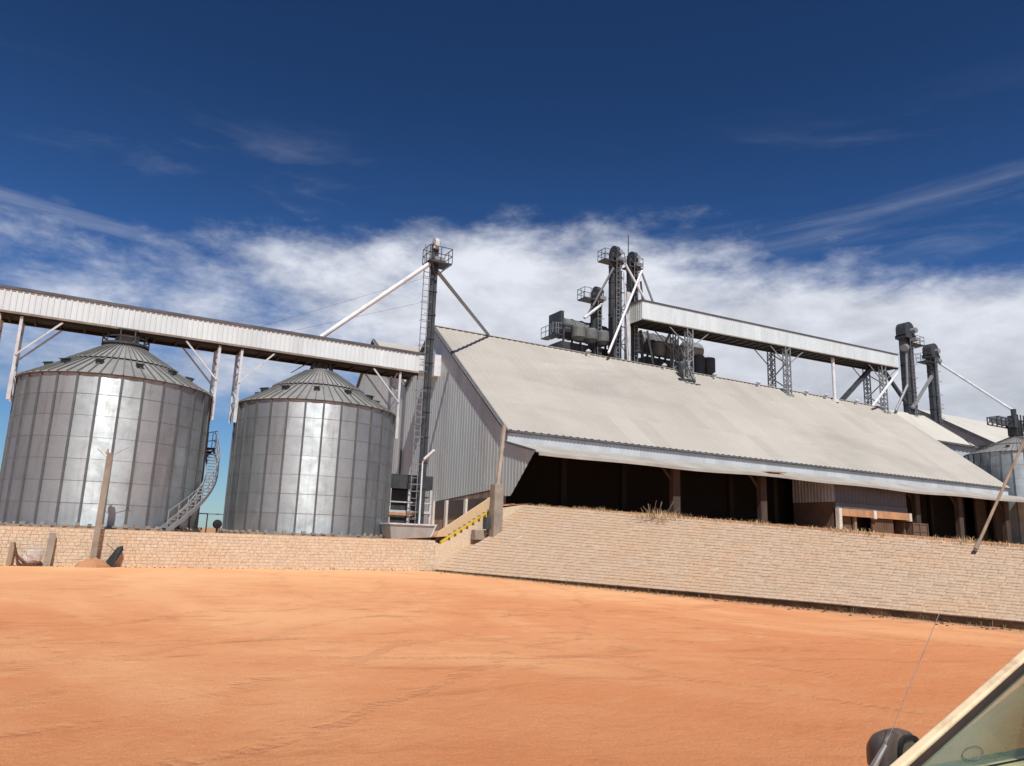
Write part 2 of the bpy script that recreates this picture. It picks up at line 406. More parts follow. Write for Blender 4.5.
g = MB()
xs = [-900, -200, -60, -30, -15, 0, 10, 17, 25, 60, 200, 900]; ys = [-900, -200, -60, -20, -5, 5, 15, 25, 38.6, 60, 200, 900]
for i in range(len(xs)-1):
    for j in range(len(ys)-1):
        g.quad((xs[i], ys[j], 0), (xs[i+1], ys[j], 0), (xs[i+1], ys[j+1], 0), (xs[i], ys[j+1], 0))
o = g.build('ground', M['ground']); tag(o, kind='structure')

t = MB()   # terrace behind the retaining wall, rising gently to the gable
for (xa, xb, za, zb) in ((-400, 14, TER, TER), (14, 23.45, TER, 2.25), (23.45, 700, 2.25, 2.25)):
    ya = WALL_Y + .3 if xb < 20 else 41.0
    if xa == 14: ya = WALL_Y + .3
    t.quad((xa, ya, za), (xb, ya, zb), (xb, 700, zb), (xa, 700, za))
o = t.build('terrace', M['yard']); tag(o, kind='structure')

p = MB()   # loading platform beside the warehouse
yy = [-20, -10, 0, 5, 10, 15, 20, 25, 30, 35, 38.6, 42.2]
for a, b in zip(yy, yy[1:]):
    for d0, d1 in ((0, 1.2), (1.2, 3), (3, 10), (10, 25), (25, 60), (60, 400)):
        def P(y, d): return (top_x(y) + d, y, top_z(y) - .02*min(d, 60) + (.10 if d in (1.2, 3) else 0)*min(1, max(0, (39 - y)/8)))
        p.quad(P(a, d0), P(a, d1), P(b, d1), P(b, d0))
p.quad((23.6, 42.2, 3.9), (83, 42.2, 2.75), (83, 62, 2.75), (23.6, 62, 3.9))
# earth flank under the stair end of the bank
p.poly([(17.6, 40.5, 1.5), (23.4, 40.5, 1.7), (23.4, 40.5, 3.95), (21.2, 40.5, 3.7)])
p.quad((21.0, 38.6, 3.6), (23.5, 38.6, 3.9), (23.5, 42.2, 3.92), (21.0, 40.5, 3.62))
p.poly([(23.45, 40.5, 1.7), (23.45, 42.2, 2.0), (23.45, 42.2, 3.92), (23.45, 40.5, 3.92)])
o = p.build('platform', M['yard']); tag(o, kind='structure')

def sack_course(mb, A, B, nrm, h, tilt, tone, mi=0):
    """one sack: A,B lower corners, h vector up, raised bevelled face"""
    A = Vector(A); B = Vector(B); h = Vector(h); nrm = Vector(nrm)
    L = B - A; e = .02
    u = L.normalized()*min(e, L.length*.2); w = h.normalized()*min(e, h.length*.22)
    top = nrm*(.013 + tilt[0])
    q = [A, B, B + h, A + h]
    r = [A + u + w + top, B - u + w + top + nrm*tilt[1], B - u + h - w + top + nrm*tilt[2], A + u + h - w + top]
    mb.add(q + r, [(4, 5, 6, 7), (0, 1, 5, 4), (1, 2, 6, 5), (2, 3, 7, 6), (3, 0, 4, 7)], mi, tone)

e = MB()   # the sack-paved bank
def bank(y, f):
    bx = base_x(y); z0 = .06 + .13*min(1, max(0, (36 - y)/20))
    tx = top_x(y)
    return Vector((bx + (tx - bx)*f, y, z0 + (top_z(y) - z0)*f))
rows = 25
random.seed(5)
for r_ in range(rows):
    y = -6 + random.random()*.5
    wob = [random.uniform(-.12, .12) for _ in range(3)]
    while y < 38.55:
        L = random.uniform(.40, .48); y1 = min(y + L, 38.6)
        if y1 - y < .12: break
        f0 = (r_ + .03)/rows; f1 = (r_ + .97)/rows
        A = bank(y, f0); B = bank(y1 - .02, f0); C = bank(y, f1)
        nrm = (B - A).cross(C - A).normalized()
        if nrm.z < 0: nrm = -nrm
        if random.random() < .004 and 1 < r_ < rows-3:
            y = y1; continue
        ti = (random.uniform(-.006, .008), random.uniform(-.006, .006), random.uniform(-.010, .005))
        sack_course(e, B, A, nrm, C - A, ti, random.random())
        y = y1
yy2 = [-6 + i*1.0 for i in range(45)] + [38.6]
for a, b in zip(yy2, yy2[1:]):
    if b <= a: continue
    e.quad(bank(a, 0) + Vector((0, 0, -.01)), bank(b, 0) + Vector((0, 0, -.01)), bank(b, 1) + Vector((0, 0, -.03)), bank(a, 1) + Vector((0, 0, -.012)), 1)
    q0 = bank(a, 0) + Vector((0, 0, .01)); q1 = bank(b, 0) + Vector((0, 0, .01))
    e.quad((q0.x + .05, q0.y, -.05), (q1.x + .05, q1.y, -.05), q1, q0, 2)
# closed end towards the stair
e.poly([(base_x(38.6), 38.62, 0), bank(38.6, 0) + Vector((0, .02, 0)), bank(38.6, 1) + Vector((0, .02, 0)), (top_x(38.6), 38.62, 0)], 1)
o = e.build('embankment', [M['slope_sack'], M['joint'], M['soil']]); tag(o, kind='structure')

w = MB()   # retaining wall of the silo terrace
random.seed(8)
wr = 11; wh = (1.6 - .02)/wr
for r_ in range(wr):
    x = -40 + random.random()*.3
    while x < WALL_X1:
        L = random.uniform(.2, .3); x1 = min(x + L, WALL_X1)
        if x1 - x < .06: break
        sack_course(w, (x, WALL_Y - .02, r_*wh), (x1 - .015, WALL_Y - .02, r_*wh), (0, -1, 0), (0, 0, wh*.94),
                    (random.uniform(-.014, -.006), random.uniform(-.004, .004), random.uniform(-.004, .004)), random.random())
        x = x1
w.box(-40, WALL_X1, WALL_Y, WALL_Y + .4, 0, 1.61, 1)
o = w.build('retaining_wall', [M['wall_block'], M['joint']])
tag(o, 'long low retaining wall of earth coloured blocks below the two silos', 'wall')

# ---------------------------------------------------------------- grain silos
RS = 4.5
def ring_rail(mb, c, r, z0, z1, n, th, arc=(0, 2*math.pi), mi=0):
    pts = [(c[0] + r*math.cos(arc[0] + (arc[1]-arc[0])*i/n), c[1] + r*math.sin(arc[0] + (arc[1]-arc[0])*i/n)) for i in range(n+1)]
    for i, q in enumerate(pts):
        mb.bar((*q, z0), (*q, z1), th, th, mi)
    for z in (z1, (z0 + z1)/2):
        for a, b in zip(pts, pts[1:]): mb.bar((*a, z), (*b, z), th, th, mi)

def make_silo(cx, cy, zb, zw, R0, ztop, label, variant, seed, group='corrugated steel grain silos'):
    root = thing('grain_silo', label, 'silo', (cx, cy, zb), group)
    rnd = random.Random(seed)
    N = 30; a0 = R(3 + seed*2)
    f = MB(); f.lathe([(R0 - .2, -.05), (R0 + .22, -.05), (R0 + .22, .2), (R0 - .2, .22)], 60, (cx, cy, zb))
    for i in range(60):
        a = a0 + 2*math.pi*i/60
        c_ = Vector((cx + (R0 + .16)*math.cos(a), cy + (R0 + .16)*math.sin(a), zb))
        k = rnd.uniform(.05, .11)
        f.box(c_.x - k, c_.x + k, c_.y - k, c_.y + k, zb + .18, zb + rnd.uniform(.26, .36))
    f.build('foundation', M['concrete'], root)
    wl = MB(); z0 = zb + .22; rows = 7; hh = (zw - z0)/rows
    for i in range(N):
        a, b = a0 + 2*math.pi*i/N, a0 + 2*math.pi*(i+1)/N
        pt = rnd.random()
        for k in range(rows):
            rr = R0
            q = [(cx + rr*math.cos(x), cy + rr*math.sin(x)) for x in (a, b)]
            za, zb_ = z0 + k*hh, z0 + (k+1)*hh
            wl.quad((*q[0], za), (*q[1], za), (*q[1], zb_), (*q[0], zb_), 0, min(1, max(0, .5*pt + .5*rnd.random())))
        for k in range(1, rows):
            rr = R0 + .004; q = [(cx + rr*math.cos(x), cy + rr*math.sin(x)) for x in (a, b)]; zz = z0 + k*hh
            wl.bar((*q[0], zz), (*q[1], zz), .012, .007, 1)
    wl.build('wall', [M['silo'], M['stiffener']], root)
    sf = MB()
    for i in range(N):
        a = a0 + 2*math.pi*i/N
        d = Vector((math.cos(a), math.sin(a), 0)); n = Vector((-d.y, d.x, 0))
        c_ = Vector((cx, cy, 0)) + d*(R0 + .028)
        sf.bar((c_.x, c_.y, z0 - .1), (c_.x, c_.y, zw + .02), .10, .06, 0, up=d)
    sf.build('stiffeners', M['stiffener'], root)
    rf = MB(); NR = 60; rn = .95 if variant != 'small' else .6
    zm = zw + (ztop - zw)*.52; rm = R0 + (rn - R0)*.54
    for i in range(NR):
        a, b = a0 + 2*math.pi*i/NR, a0 + 2*math.pi*(i+1)/NR
        def C(r, z, x): return (cx + r*math.cos(x), cy + r*math.sin(x), z)
        tn = rnd.random()
        rf.quad(C(R0 + .11, zw - .01, a), C(R0 + .11, zw - .01, b), C(rm - .05, zm, b), C(rm - .05, zm, a), 0, tn)
        rf.quad(C(rm + .08, zm + .03, a), C(rm + .08, zm + .03, b), C(rn, ztop, b), C(rn, ztop, a), 0, tn)
        rf.quad(C(rm - .05, zm, a), C(rm - .05, zm, b), C(rm + .08, zm + .03, b), C(rm + .08, zm + .03, a), 1)
        rf.quad(C(R0 + .02, zw - .05, a), C(R0 + .02, zw - .05, b), C(R0 + .11, zw - .01, b), C(R0 + .11, zw - .01, a), 1)
        rf.bar(C(R0 + .12, zw + .02, a), C(rm - .04, zm + .03, a), .05, .06, 1)
        rf.bar(C(rm + .08, zm + .06, a), C(rn, ztop + .03, a), .045, .06, 1)
    rf.lathe([(rn, ztop - .1), (rn + .02, ztop + .06), (.05, ztop + .1)], 30, (cx, cy, 0), 0)
    rf.build('roof', [M['silo_roof'], M['silo_rib']], root)
    nv = 12 if variant != 'small' else 8
    for i in range(nv):
        a = a0 + .1 + 2*math.pi*i/nv
        r = R0 - 1.15; zz = zw + (zm - zw)*((R0 + .18 - r)/(R0 + .18 - rm + .05))
        d = Vector((math.cos(a), math.sin(a), 0)); n = Vector((-d.y, d.x, 0)); c_ = Vector((cx, cy, zz)) + d*r
        v = MB()
        v.bar(c_ - d*.15 + Vector((0, 0, .10)), c_ + d*.16 + Vector((0, 0, .03)), .28, .18, 0)
        v.bar(c_ - d*.18 + Vector((0, 0, .21)), c_ + d*.24 + Vector((0, 0, .13)), .34, .04, 0)
        v.build('roof_vent', M['dark_steel'], root)
    if variant == 'railed':
        pl = MB(); pl.lathe([(.8, ztop + .06), (1.14, ztop + .06), (1.14, ztop + .17), (.8, ztop + .17)], 24, (cx, cy, 0))
        pl.build('top_platform', M['dark_steel'], root)
        rl = MB(); ring_rail(rl, (cx, cy), 1.1, ztop + .12, ztop + .8, 10, .06); rl.build('top_railing', M['dark_steel'], root)
        hd = MB(); hd.box(cx - .3, cx + .3, cy - .3, cy + .3, ztop + .1, ztop + .72); hd.tube((cx - .55, cy, ztop + .1), (cx - .35, cy, ztop + .72), .09)
        hd.box(cx + .35, cx + .6, cy - .3, cy - .1, ztop + .1, ztop + .7)
        hd.build('inlet_hopper', M['mid_steel'], root)
    elif variant == 'collar':
        pl = MB(); pl.lathe([(.3, ztop + .05), (.62, ztop + .05), (.62, ztop + .2), (.3, ztop + .2)], 20, (cx, cy, 0)); pl.build('collar', M['light_steel'], root)
        hd = MB(); hd.box(cx - .3, cx + .3, cy - .3, cy + .3, ztop + .2, ztop + .62); hd.tube((cx - .62, cy - .2, ztop + .1), (cx - .45, cy - .2, ztop + .66), .12)
        hd.tube((cx + .6, cy - .2, ztop + .1), (cx + .42, cy - .2, ztop + .66), .12); hd.tube((cx - .3, cy - .4, ztop + .1), (cx + .3, cy - .4, ztop + .6), .05)
        hd.build('inlet_hopper', M['dark_steel'], root)
        ld = MB()
        for s in (-.2, .2): ld.bar((cx - 1.75, cy - .3 + s, ztop - .2), (cx - .7, cy - .3 + s, ztop + .6), .04)
        for k in range(6): ld.bar((cx - 1.75 + .2*k, cy - .5, ztop - .2 + .16*k), (cx - 1.75 + .2*k, cy - .1, ztop - .2 + .16*k), .03)
        ld.build('roof_ladder', M['dark_steel'], root)
    return root

ZW = 8.72
s1 = make_silo(1.42, 44.1, TER, ZW, RS, 10.95, 'tall round galvanised grain silo with a spiral stair on its right side, leftmost in view', 'railed', 1)
# spiral stair of the first silo
st = MB(); hr = MB()
n = 26; A0, A1 = R(-90 + 30), R(-90 + 104); zA, zB = TER + .1, 6.2
prev = None
for i in range(n):
    f = i/(n-1); a = A0 + (A1 - A0)*f; z = zA + (zB - zA)*f
    d = Vector((math.cos(a), math.sin(a), 0)); n_ = Vector((-d.y, d.x, 0))
    c_ = Vector((1.42, 44.1, z)) + d*(RS + .45)
    st.bar(c_ - d*.3, c_ + d*.3, .24, .05)
    i_ = Vector((1.42, 44.1, z)) + d*(RS + .17); o_ = Vector((1.42, 44.1, z)) + d*(RS + .75)
    if i % 2 == 0: hr.bar(o_, o_ + Vector((0, 0, .95)), .04)
    if prev:
        st.bar(prev[0], i_, .05, .2); st.bar(prev[1], o_, .05, .2)
        for h in (.5, .95): hr.bar(prev[1] + Vector((0, 0, h)), o_ + Vector((0, 0, h)), .035)
    prev = (i_, o_)
st.build('spiral_stair', M['mid_steel'], s1); 
a = A1 + .07; d = Vector((math.cos(a), math.sin(a), 0)); c_ = Vector((1.42, 44.1, zB)) + d*(RS + .5)
pl = MB(); c_ = c_ - d*.15; pl.bar(c_ - d*.3, c_ + d*.45, 1.1, .07); pl.bar(c_ + d*.42 + Vector((0, 0, -.1)), c_ - d*.4 + Vector((0, 0, -.9)), .9, .05)
pl.build('stair_landing', M['dark_steel'], s1)
for k in (-.55, 0, .55):
    q = c_ + d*.48 + Vector((-d.y, d.x, 0))*k; hr.bar(q, q + Vector((0, 0, 1.0)), .04)
for h in (.5, 1.0): hr.bar(c_ + d*.48 + Vector((-d.y, d.x, 0))*-.55 + Vector((0, 0, h)), c_ + d*.48 + Vector((-d.y, d.x, 0))*.55 + Vector((0, 0, h)), .04)
hr.build('stair_railing', M['mid_steel'], s1)
s2 = make_silo(11.86, 44.1, TER, ZW, RS, 11.05, 'round galvanised grain silo nearest the warehouse, with a bare top collar and no stair', 'collar', 2)
s3 = make_silo(88.0, 44.0, 2.2, 12.62, 5.0, 14.6, 'distant grey grain silo beyond the far end of the big warehouse, under a steel walkway', 'small', 3)

# walkway and head frame on the far silo
wk = MB(); cx, cy, zt = 88.0, 44.0, 14.6
for yo in (-.5, .5):
    for (xa, xb) in ((83.6, 97.5),):
        for h in (1.0, 1.75): wk.bar((xa, cy + yo, zt + h), (xb, cy + yo, zt + h), .11)
        k = xa
        while k < xb - .4:
            wk.bar((k, cy + yo, zt + 1.0), (k, cy + yo, zt + 1.75), .09); wk.bar((k, cy + yo, zt + 1.0), (k + .9, cy + yo, zt + 1.75), .06); k += .9
wk.build('walkway_truss', M['dark_steel'], s3)
hd = MB(); hd.box(87.4, 88.6, 43.5, 44.5, zt + .1, zt + 1.3); hd.tube((88, 44, zt + 1.2), (88, 44, zt + 3.1), .28); hd.box(86.6, 87.3, 43.3, 44, zt + .9, zt + 2.2)
for k in range(4): hd.bar((87.2 + .5*k, 43.4, zt + .1), (86.9 + .6*k, 43.4, zt + 2.4), .1)
hd.build('inlet_head', M['dark_steel'], s3)
ch = MB(); ch.bar((88.6, 43.3, zt + .5), (91.6, 40.4, zt - 1.3), .7, .5); ch.bar((88.9, 43.0, zt + 1.3), (91.9, 40.1, zt - .5), .06); ch.build('roof_ladder', M['dark_steel'], s3)

# ---------------------------------------------------------------- conveyor galleries
def gallery(name, label, x0, x1, y0, y1, zb, zt, zb1, zt1, loc):
    root = thing(name, label, 'conveyor gallery', loc, 'raised conveyor galleries clad in pale sheet')
    def lerp(a, b, x): return a + (b - a)*(x - x0)/(x1 - x0)
    c = MB(); corr(c, x0, x1, .26, .035, lambda s, of, z: (s, y0 - of, z), lambda s: lerp(zb, zb1, s) + .08, lambda s: lerp(zt, zt1, s), 0)
    c.build('side_cladding', M['white_clad'], root); c = MB()
    corr(c, x0, x1, .26, .035, lambda s, of, z: (s, y1 + of, z), lambda s: lerp(zb, zb1, s), lambda s: lerp(zt, zt1, s), 0)
    c.build('side_cladding', M['white_clad'], root)
    for x, q, w_ in ((x0, zb, zt), (x1, zb1, zt1)):
        e_ = MB(); corr(e_, y0, y1, .3, .03, lambda s, of, z: (x + (-of if x == x0 else of), s, z), lambda s: q, lambda s: w_, 0)
        e_.build('end_panel', M['galv_wall'], root)
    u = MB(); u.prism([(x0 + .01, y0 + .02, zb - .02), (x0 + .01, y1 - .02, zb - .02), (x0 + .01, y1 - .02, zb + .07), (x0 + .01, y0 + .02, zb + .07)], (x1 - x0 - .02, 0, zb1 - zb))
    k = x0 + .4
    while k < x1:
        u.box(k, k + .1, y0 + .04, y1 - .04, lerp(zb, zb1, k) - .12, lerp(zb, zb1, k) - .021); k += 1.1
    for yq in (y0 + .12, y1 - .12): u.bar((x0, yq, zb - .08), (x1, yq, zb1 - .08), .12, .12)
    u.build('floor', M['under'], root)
    s_ = MB(); s_.bar((x0, y0 - .045, zb + .04), (x1, y0 - .045, zb1 + .04), .05, .11); s_.build('rusty_sill', M['clad_sill'], root)
    r_ = MB(); r_.prism([(x0 - .06, y0 - .075, zt + .005), (x0 - .06, y1 + .075, zt + .005), (x0 - .06, y1 + .075, zt + .15), (x0 - .06, (y0+y1)/2, zt + .24), (x0 - .06, y0 - .075, zt + .15)], (x1 - x0 + .12, 0, zt1 - zt))
    r_.build('roof', M['lid'], root)
    return root

GY0, GY1 = 43.2, 45.0
gl = gallery('conveyor_gallery', 'long raised conveyor gallery with white ribbed cladding running over the two silos', -34, 17.75, GY0, GY1, 11.75, 12.93, 11.75, 12.93, (1.4, 44.1, 7.6))
for x, s in ((-3.28, 1), (-4.2, -1), (5.98, -1), (7.16, 1), (16.56, -1)):
    lg = MB(); zf = 7.65
    for y in (GY0 + .12, GY1 - .12):
        lg.bar((x, y, zf), (x, y, 11.68), .13, .13)
    k = zf + .3; fl = 0
    while k < 11.3:
        ya, yb = (GY0 + .12, GY1 - .12) if fl else (GY1 - .12, GY0 + .12)
        lg.bar((x, ya, k), (x, yb, k + .8), .07, .07, 0); lg.bar((x, GY0 + .12, k), (x, GY1 - .12, k), .06, .06, 0)
        k += .8; fl = 1 - fl
    lg.box(x - .085, x + .085, GY0 + .03, GY0 + .23, zf - .12, zf + 1.2, 0)
    lo = lg.build('support_leg', [M['light_steel'], M['pale_concrete']], gl)
    for y in (GY0 + .05, GY1 - .12):
        br = MB(); br.bar((x, y, 9.75), (x + s*1.75, y, 11.66), .085, .085); br.build('brace', M['light_steel'], lo)

g2 = gallery('conveyor_gallery', 'shorter raised conveyor gallery with white ribbed cladding standing along the warehouse ridge', 43.9, 82.5, 53.4, 55.7, 22.35, 24.15, 23.2, 24.8, (62, 54.5, 18))
def roofz(y): return 18.4 - .776*abs(y - 54.5)
for x, rr in ((49.8, 1), (63.5, 1), (79.6, 1)):
    ztop_ = 22.3 + (x - 43.9)*.022
    lg = MB()
    for y in (53.55, 55.6):
        zf = roofz(y) - .1; a = .34
        for dx in (-a, a):
            for dy in (-.2, .2): lg.bar((x + dx, y + dy, zf), (x + dx, y + dy, ztop_), .09)
        k = zf + .25; fl = 1
        while k < ztop_ - .5:
            for dy in (-.2, .2): lg.bar((x - a*fl, y + dy, k), (x + a*fl, y + dy, k + .55), .075)
            for dx in (-a, a): lg.bar((x + dx, y - .2*fl, k), (x + dx, y + .2*fl, k + .55), .06)
            k += .55; fl = -fl
        lg.box(x - .5, x + .5, y - .35, y + .35, zf - .5, zf + .12)
    br = lg; k = 18.2; fl = 1
    while k < ztop_ - 1.2:
        ya, yb = (53.7, 55.5) if fl else (55.5, 53.7)
        br.bar((x, ya, k + .2), (x, yb, k + 1.5), .1); k += 1.35; fl = 1 - fl
    lo = lg.build('support_tower', M['mid_steel'], g2)
    for pa, pb in (((x - .34, 53.5, ztop_ - 1.7), (x - 2.6, 53.5, ztop_ - .05)), ((x + .34, 53.5, ztop_ - 1.7), (x + 2.6, 53.5, ztop_ - .02)), ((x - .34, 55.6, ztop_ - 1.7), (x - 2.6, 55.6, ztop_ - .05))):
        br = MB(); br.bar(pa, pb, .08); br.build('brace', M['mid_steel'], lo)
pp = MB(); pp.tube((71.4, 53.9, roofz(53.9) - .1), (71.4, 53.9, 22.95), .18, 12); pp.tube((71.4, 53.9, roofz(53.9) - .1), (71.4, 53.9, roofz(53.9) + .25), .42, 12); pp.build('support_post', M['white_pipe'], g2)
dg = MB(); dg.bar((73.2, 54.6, 18.2), (79.0, 54.6, 22.9), .42); dg.build('diagonal_strut', M['dark_steel'], g2); dg = MB(); dg.bar((81.6, 54.6, 22.9), (86.0, 54.6, 19.0), .34); dg.build('diagonal_strut', M['dark_steel'], g2)
cs = MB(); cs.tube((76.9, 53.2, 18.0), (82.0, 53.2, 22.6), .15, 10); cs.build('return_chute', M['white_pipe'], g2)

# ---------------------------------------------------------------- bucket elevators
def drum_head(mb, x, y, z, w, r, mi=0, side=False):
    """rounded elevator head: half drum on a box, drum axis along Y"""
    n = 14; pts = [(x - r, z)] + [(x + r*math.cos(math.pi - math.pi*i/n), z + r*.9 + r*math.sin(math.pi*i/n)) for i in range(n+1)] + [(x + r, z)]
    if side: mb.prism([(x - w/2, y + a - x, b) for a, b in pts], (w, 0, 0), mi)
    else: mb.prism([(a, y - w/2, b) for a, b in pts], (0, w, 0), mi)

def elevator(label, x, y, z0, z1, legw, gap, headr, plat, pz, group=None, mat='dark_steel', cage=True, name='bucket_elevator', headmat=None, side=False, lside=False):
    root = thing(name, label, 'elevator', (x, y, z0), group)
    tr = MB()
    for s in (-1, 1):
        xx = x + s*(gap/2 + legw/2)
        tr.box(xx - legw/2, xx + legw/2, y - legw*.45, y + legw*.45, z0, z1 - headr*1.2)
        k = z0 + 1.2
        while k < z1 - 1.5:
            tr.box(xx - legw/2 - .04, xx + legw/2 + .04, y - legw*.45 - .04, y + legw*.45 + .04, k, k + .07); k += 1.6
    tr.build('trunking', M[mat], root)
    if cage:
        l = MB(); yl = y - legw*.45 - .35; xo = x; x = x - (legw + gap/2 + .28 if lside else 0); yl = y if lside else yl
        for s in (-.2, .2): l.bar((x + s, yl, z0 + .3), (x + s, yl, z1 - headr*1.5), .045)
        k = z0 + .5
        while k < z1 - headr*1.5:
            l.bar((x - .2, yl, k), (x + .2, yl, k), .035)
            l.path([(x - .33, yl, k), (x - .3, yl - .35, k), (x + .3, yl - .35, k), (x + .33, yl, k)], .02, 4) if int(k*2) % 3 == 0 else None
            k += .42
        for k in range(6): l.bar((x, yl, z0 + 1 + (z1 - z0 - 3)*k/5), (xo, y, z0 + 1 + (z1 - z0 - 3)*k/5), .04)
        l.build('ladder', M['mid_steel'], root); x = xo
    h = MB(); drum_head(h, x, y, z1 - headr*1.9, headr*.75 if side else headr*1.3, headr, 0, side)
    h.box(x - headr*(.6 if side else 1), x + headr*(.6 if side else 1), y - headr*.8, y + headr*.8, z1 - headr*2.2, z1 - headr*1.75)
    h.build('head', M[headmat or mat], root)
    mt = MB(); mt.tube((x + headr*.3, y - legw*.8, z1 - headr*1.2), (x + headr*.3, y - legw*1.6, z1 - headr*1.2), headr*.35, 10); mt.build('motor', M['mid_steel'], root); mt = MB(); mt.box(x - .1, x + .6, y - legw*1.7, y - legw*.7, pz + .05, pz + .4)
    mt.build('gearbox', M['mid_steel'], root)
    pl = MB(); xa, xb = plat
    pl.box(xa, xb, y - .6, y + .6, pz - .1, pz)
    pl.bar((xa + .1, y - .6, pz - .1), (x, y - .3, pz - 1.0), .08); pl.bar((xb - .1, y - .6, pz - .1), (x, y - .3, pz - 1.0), .08)
    pl.build('platform', M['dark_steel'], root)
    rl = MB(); pts = [(xa, y - .6), (xb, y - .6), (xb, y + .6), (xa, y + .6), (xa, y - .6)]
    for (a, b), (c, d) in zip(pts, pts[1:]):
        n = max(2, int(math.hypot(c - a, d - b)/.7))
        for i in range(n): rl.bar((a + (c - a)*i/n, b + (d - b)*i/n, pz), (a + (c - a)*i/n, b + (d - b)*i/n, pz + 1.0), .04)
        for hh in (.5, 1.0): rl.bar((a, b, pz + hh), (c, d, pz + hh), .04)
    rl.build('railing', M['dark_steel'], root)
    return root

e1 = elevator('slender bucket elevator tower at the right end of the long gallery, before the gable', 18.75, 44.1, 1.9, 21.25, .2, .05, .36, (18.15, 19.75), 19.5, mat='dark_steel', headmat='light_steel', side=True, lside=True)
sp = MB(); sp.tube((18.3, 43.9, 19.3), (11.6, 43.9, 13.2), .15, 12); sp.build('spout', M['white_pipe'], e1, label='long white spout slanting down left onto the gallery roof')
sp = MB(); sp.tube((18.9, 44.2, 19.15), (28.3, 54.3, 18.45), .13, 12); sp.build('spout', M['mid_steel'], e1, label='dark pipe reaching right to the warehouse ridge')
bx = MB(); bx.box(19.05, 19.5, 43.85, 44.35, 11.9, 13.3); bx.build('valve_box', M['white_pipe'], e1)

for zc_, xe in ((18.6, 7.8), (16.9, 9.4)):
    q = MB(); q.tube((18.6, 44.1, zc_), (xe, 44.15, 13.15), .007, 5); q.build('guy_cable', M['dark_steel'], e1)
GE = 'dark bucket elevators rising behind the ridge'
e2 = elevator('taller left one of two dark bucket elevators at the left end of the ridge gallery', 42.6, 55.9, 15.5, 30.1, .5, .12, .62, (41.0, 43.3), 28.4, GE, side=True)
e3 = elevator('right one of two dark bucket elevators at the ridge gallery end, topped by a mast', 44.75, 55.9, 15.5, 30.0, .5, .12, .62, (43.9, 45.6), 28.3, GE, side=True)
ms = MB(); ms.tube((44.8, 56.6, 28.3), (44.8, 56.6, 32.0), .05, 6); ms.build('mast', M['dark_steel'], e3)
sp = MB(); sp.tube((43.2, 55.0, 28.1), (45.6, 54.6, 24.4), .12, 10); sp.build('spout', M['white_pipe'], e2)
sp = MB(); sp.tube((45.2, 55.0, 27.9), (40.2, 53.6, 18.6), .11, 10); sp.build('spout', M['white_pipe'], e3)
sp = MB(); sp.tube((45.3, 55.1, 27.7), (46.6, 54.8, 24.5), .11, 10); sp.build('spout', M['mid_steel'], e3)
sp = MB(); sp.box(43.55, 44.0, 55.2, 55.6, 16.5, 25.5); sp.build('downpipe', M['light_steel'], e3)
q = MB(); zz = 18.6; fl = 0
while zz < 27:
    q.bar((43.05, 55.5, zz), (44.3, 55.5, zz), .08); q.bar((43.05, 55.5, zz if fl else zz + 1.7), (44.3, 55.5, zz + 1.7 if fl else zz), .06); zz += 1.7; fl = 1 - fl
for xx in (43.08, 44.26): q.bar((xx, 55.5, 16.5), (xx, 55.5, 27.6), .08)
q.build('tower_bracing', M['dark_steel'], e3)
for pa, pb, r_, mt_ in (((42.0, 55.3, 27.6), (40.4, 57.4, 22.9), .11, 'mid_steel'), ((42.9, 54.9, 27.2), (43.4, 54.6, 18.5), .09, 'light_steel'), ((41.9, 55.1, 23.5), (42.0, 55.0, 17.5), .16, 'dark_steel'), ((45.3, 55.3, 26.9), (45.5, 55.2, 24.6), .1, 'dark_steel')):
    q = MB(); q.tube(pa, pb, r_, 10); q.build('spout', M[mt_], e2 if pa[0] < 43 else e3)
e4 = elevator('short dark bucket elevator left of the tall pair, beside the drum dryer', 41.4, 57.2, 15.5, 26.1, .48, .1, .55, (39.6, 41.8), 24.6, GE, side=True)
sp = MB(); sp.tube((41.6, 56.6, 24.2), (39.6, 56.6, 22.5), .14, 10); sp.build('spout', M['white_pipe'], e4)
e5 = elevator('large dark bucket elevator past the right end of the ridge gallery', 86.2, 54.6, 15.0, 29.7, .8, .15, .95, (86.6, 89.0), 27.2, GE)
sp = MB(); sp.tube((84.9, 53.8, 26.6), (84.6, 53.8, 21.5), .13, 10); sp.tube((84.9, 53.8, 26.2), (84.1, 53.6, 26.0), .42, 12); sp.tube((84.6, 53.8, 21.5), (81.4, 53.4, 18.0), .15, 10); sp.build('spout', M['mid_steel'], e5)
e6 = elevator('smaller dark bucket elevator farthest right, with a long white spout to the distant silo', 91.2, 54.6, 2.2, 27.8, .6, .15, .85, (89.0, 91.0), 25.3, GE)
sp = MB(); sp.tube((91.9, 54.0, 25.3), (88.1, 44.1, 17.6), .14, 10); sp.build('spout', M['white_pipe'], e6)
sp = MB(); sp.bar((90.4, 54.2, 23.5), (85.6, 54.0, 18.9), .3); sp.build('strut', M['mid_steel'], e6)

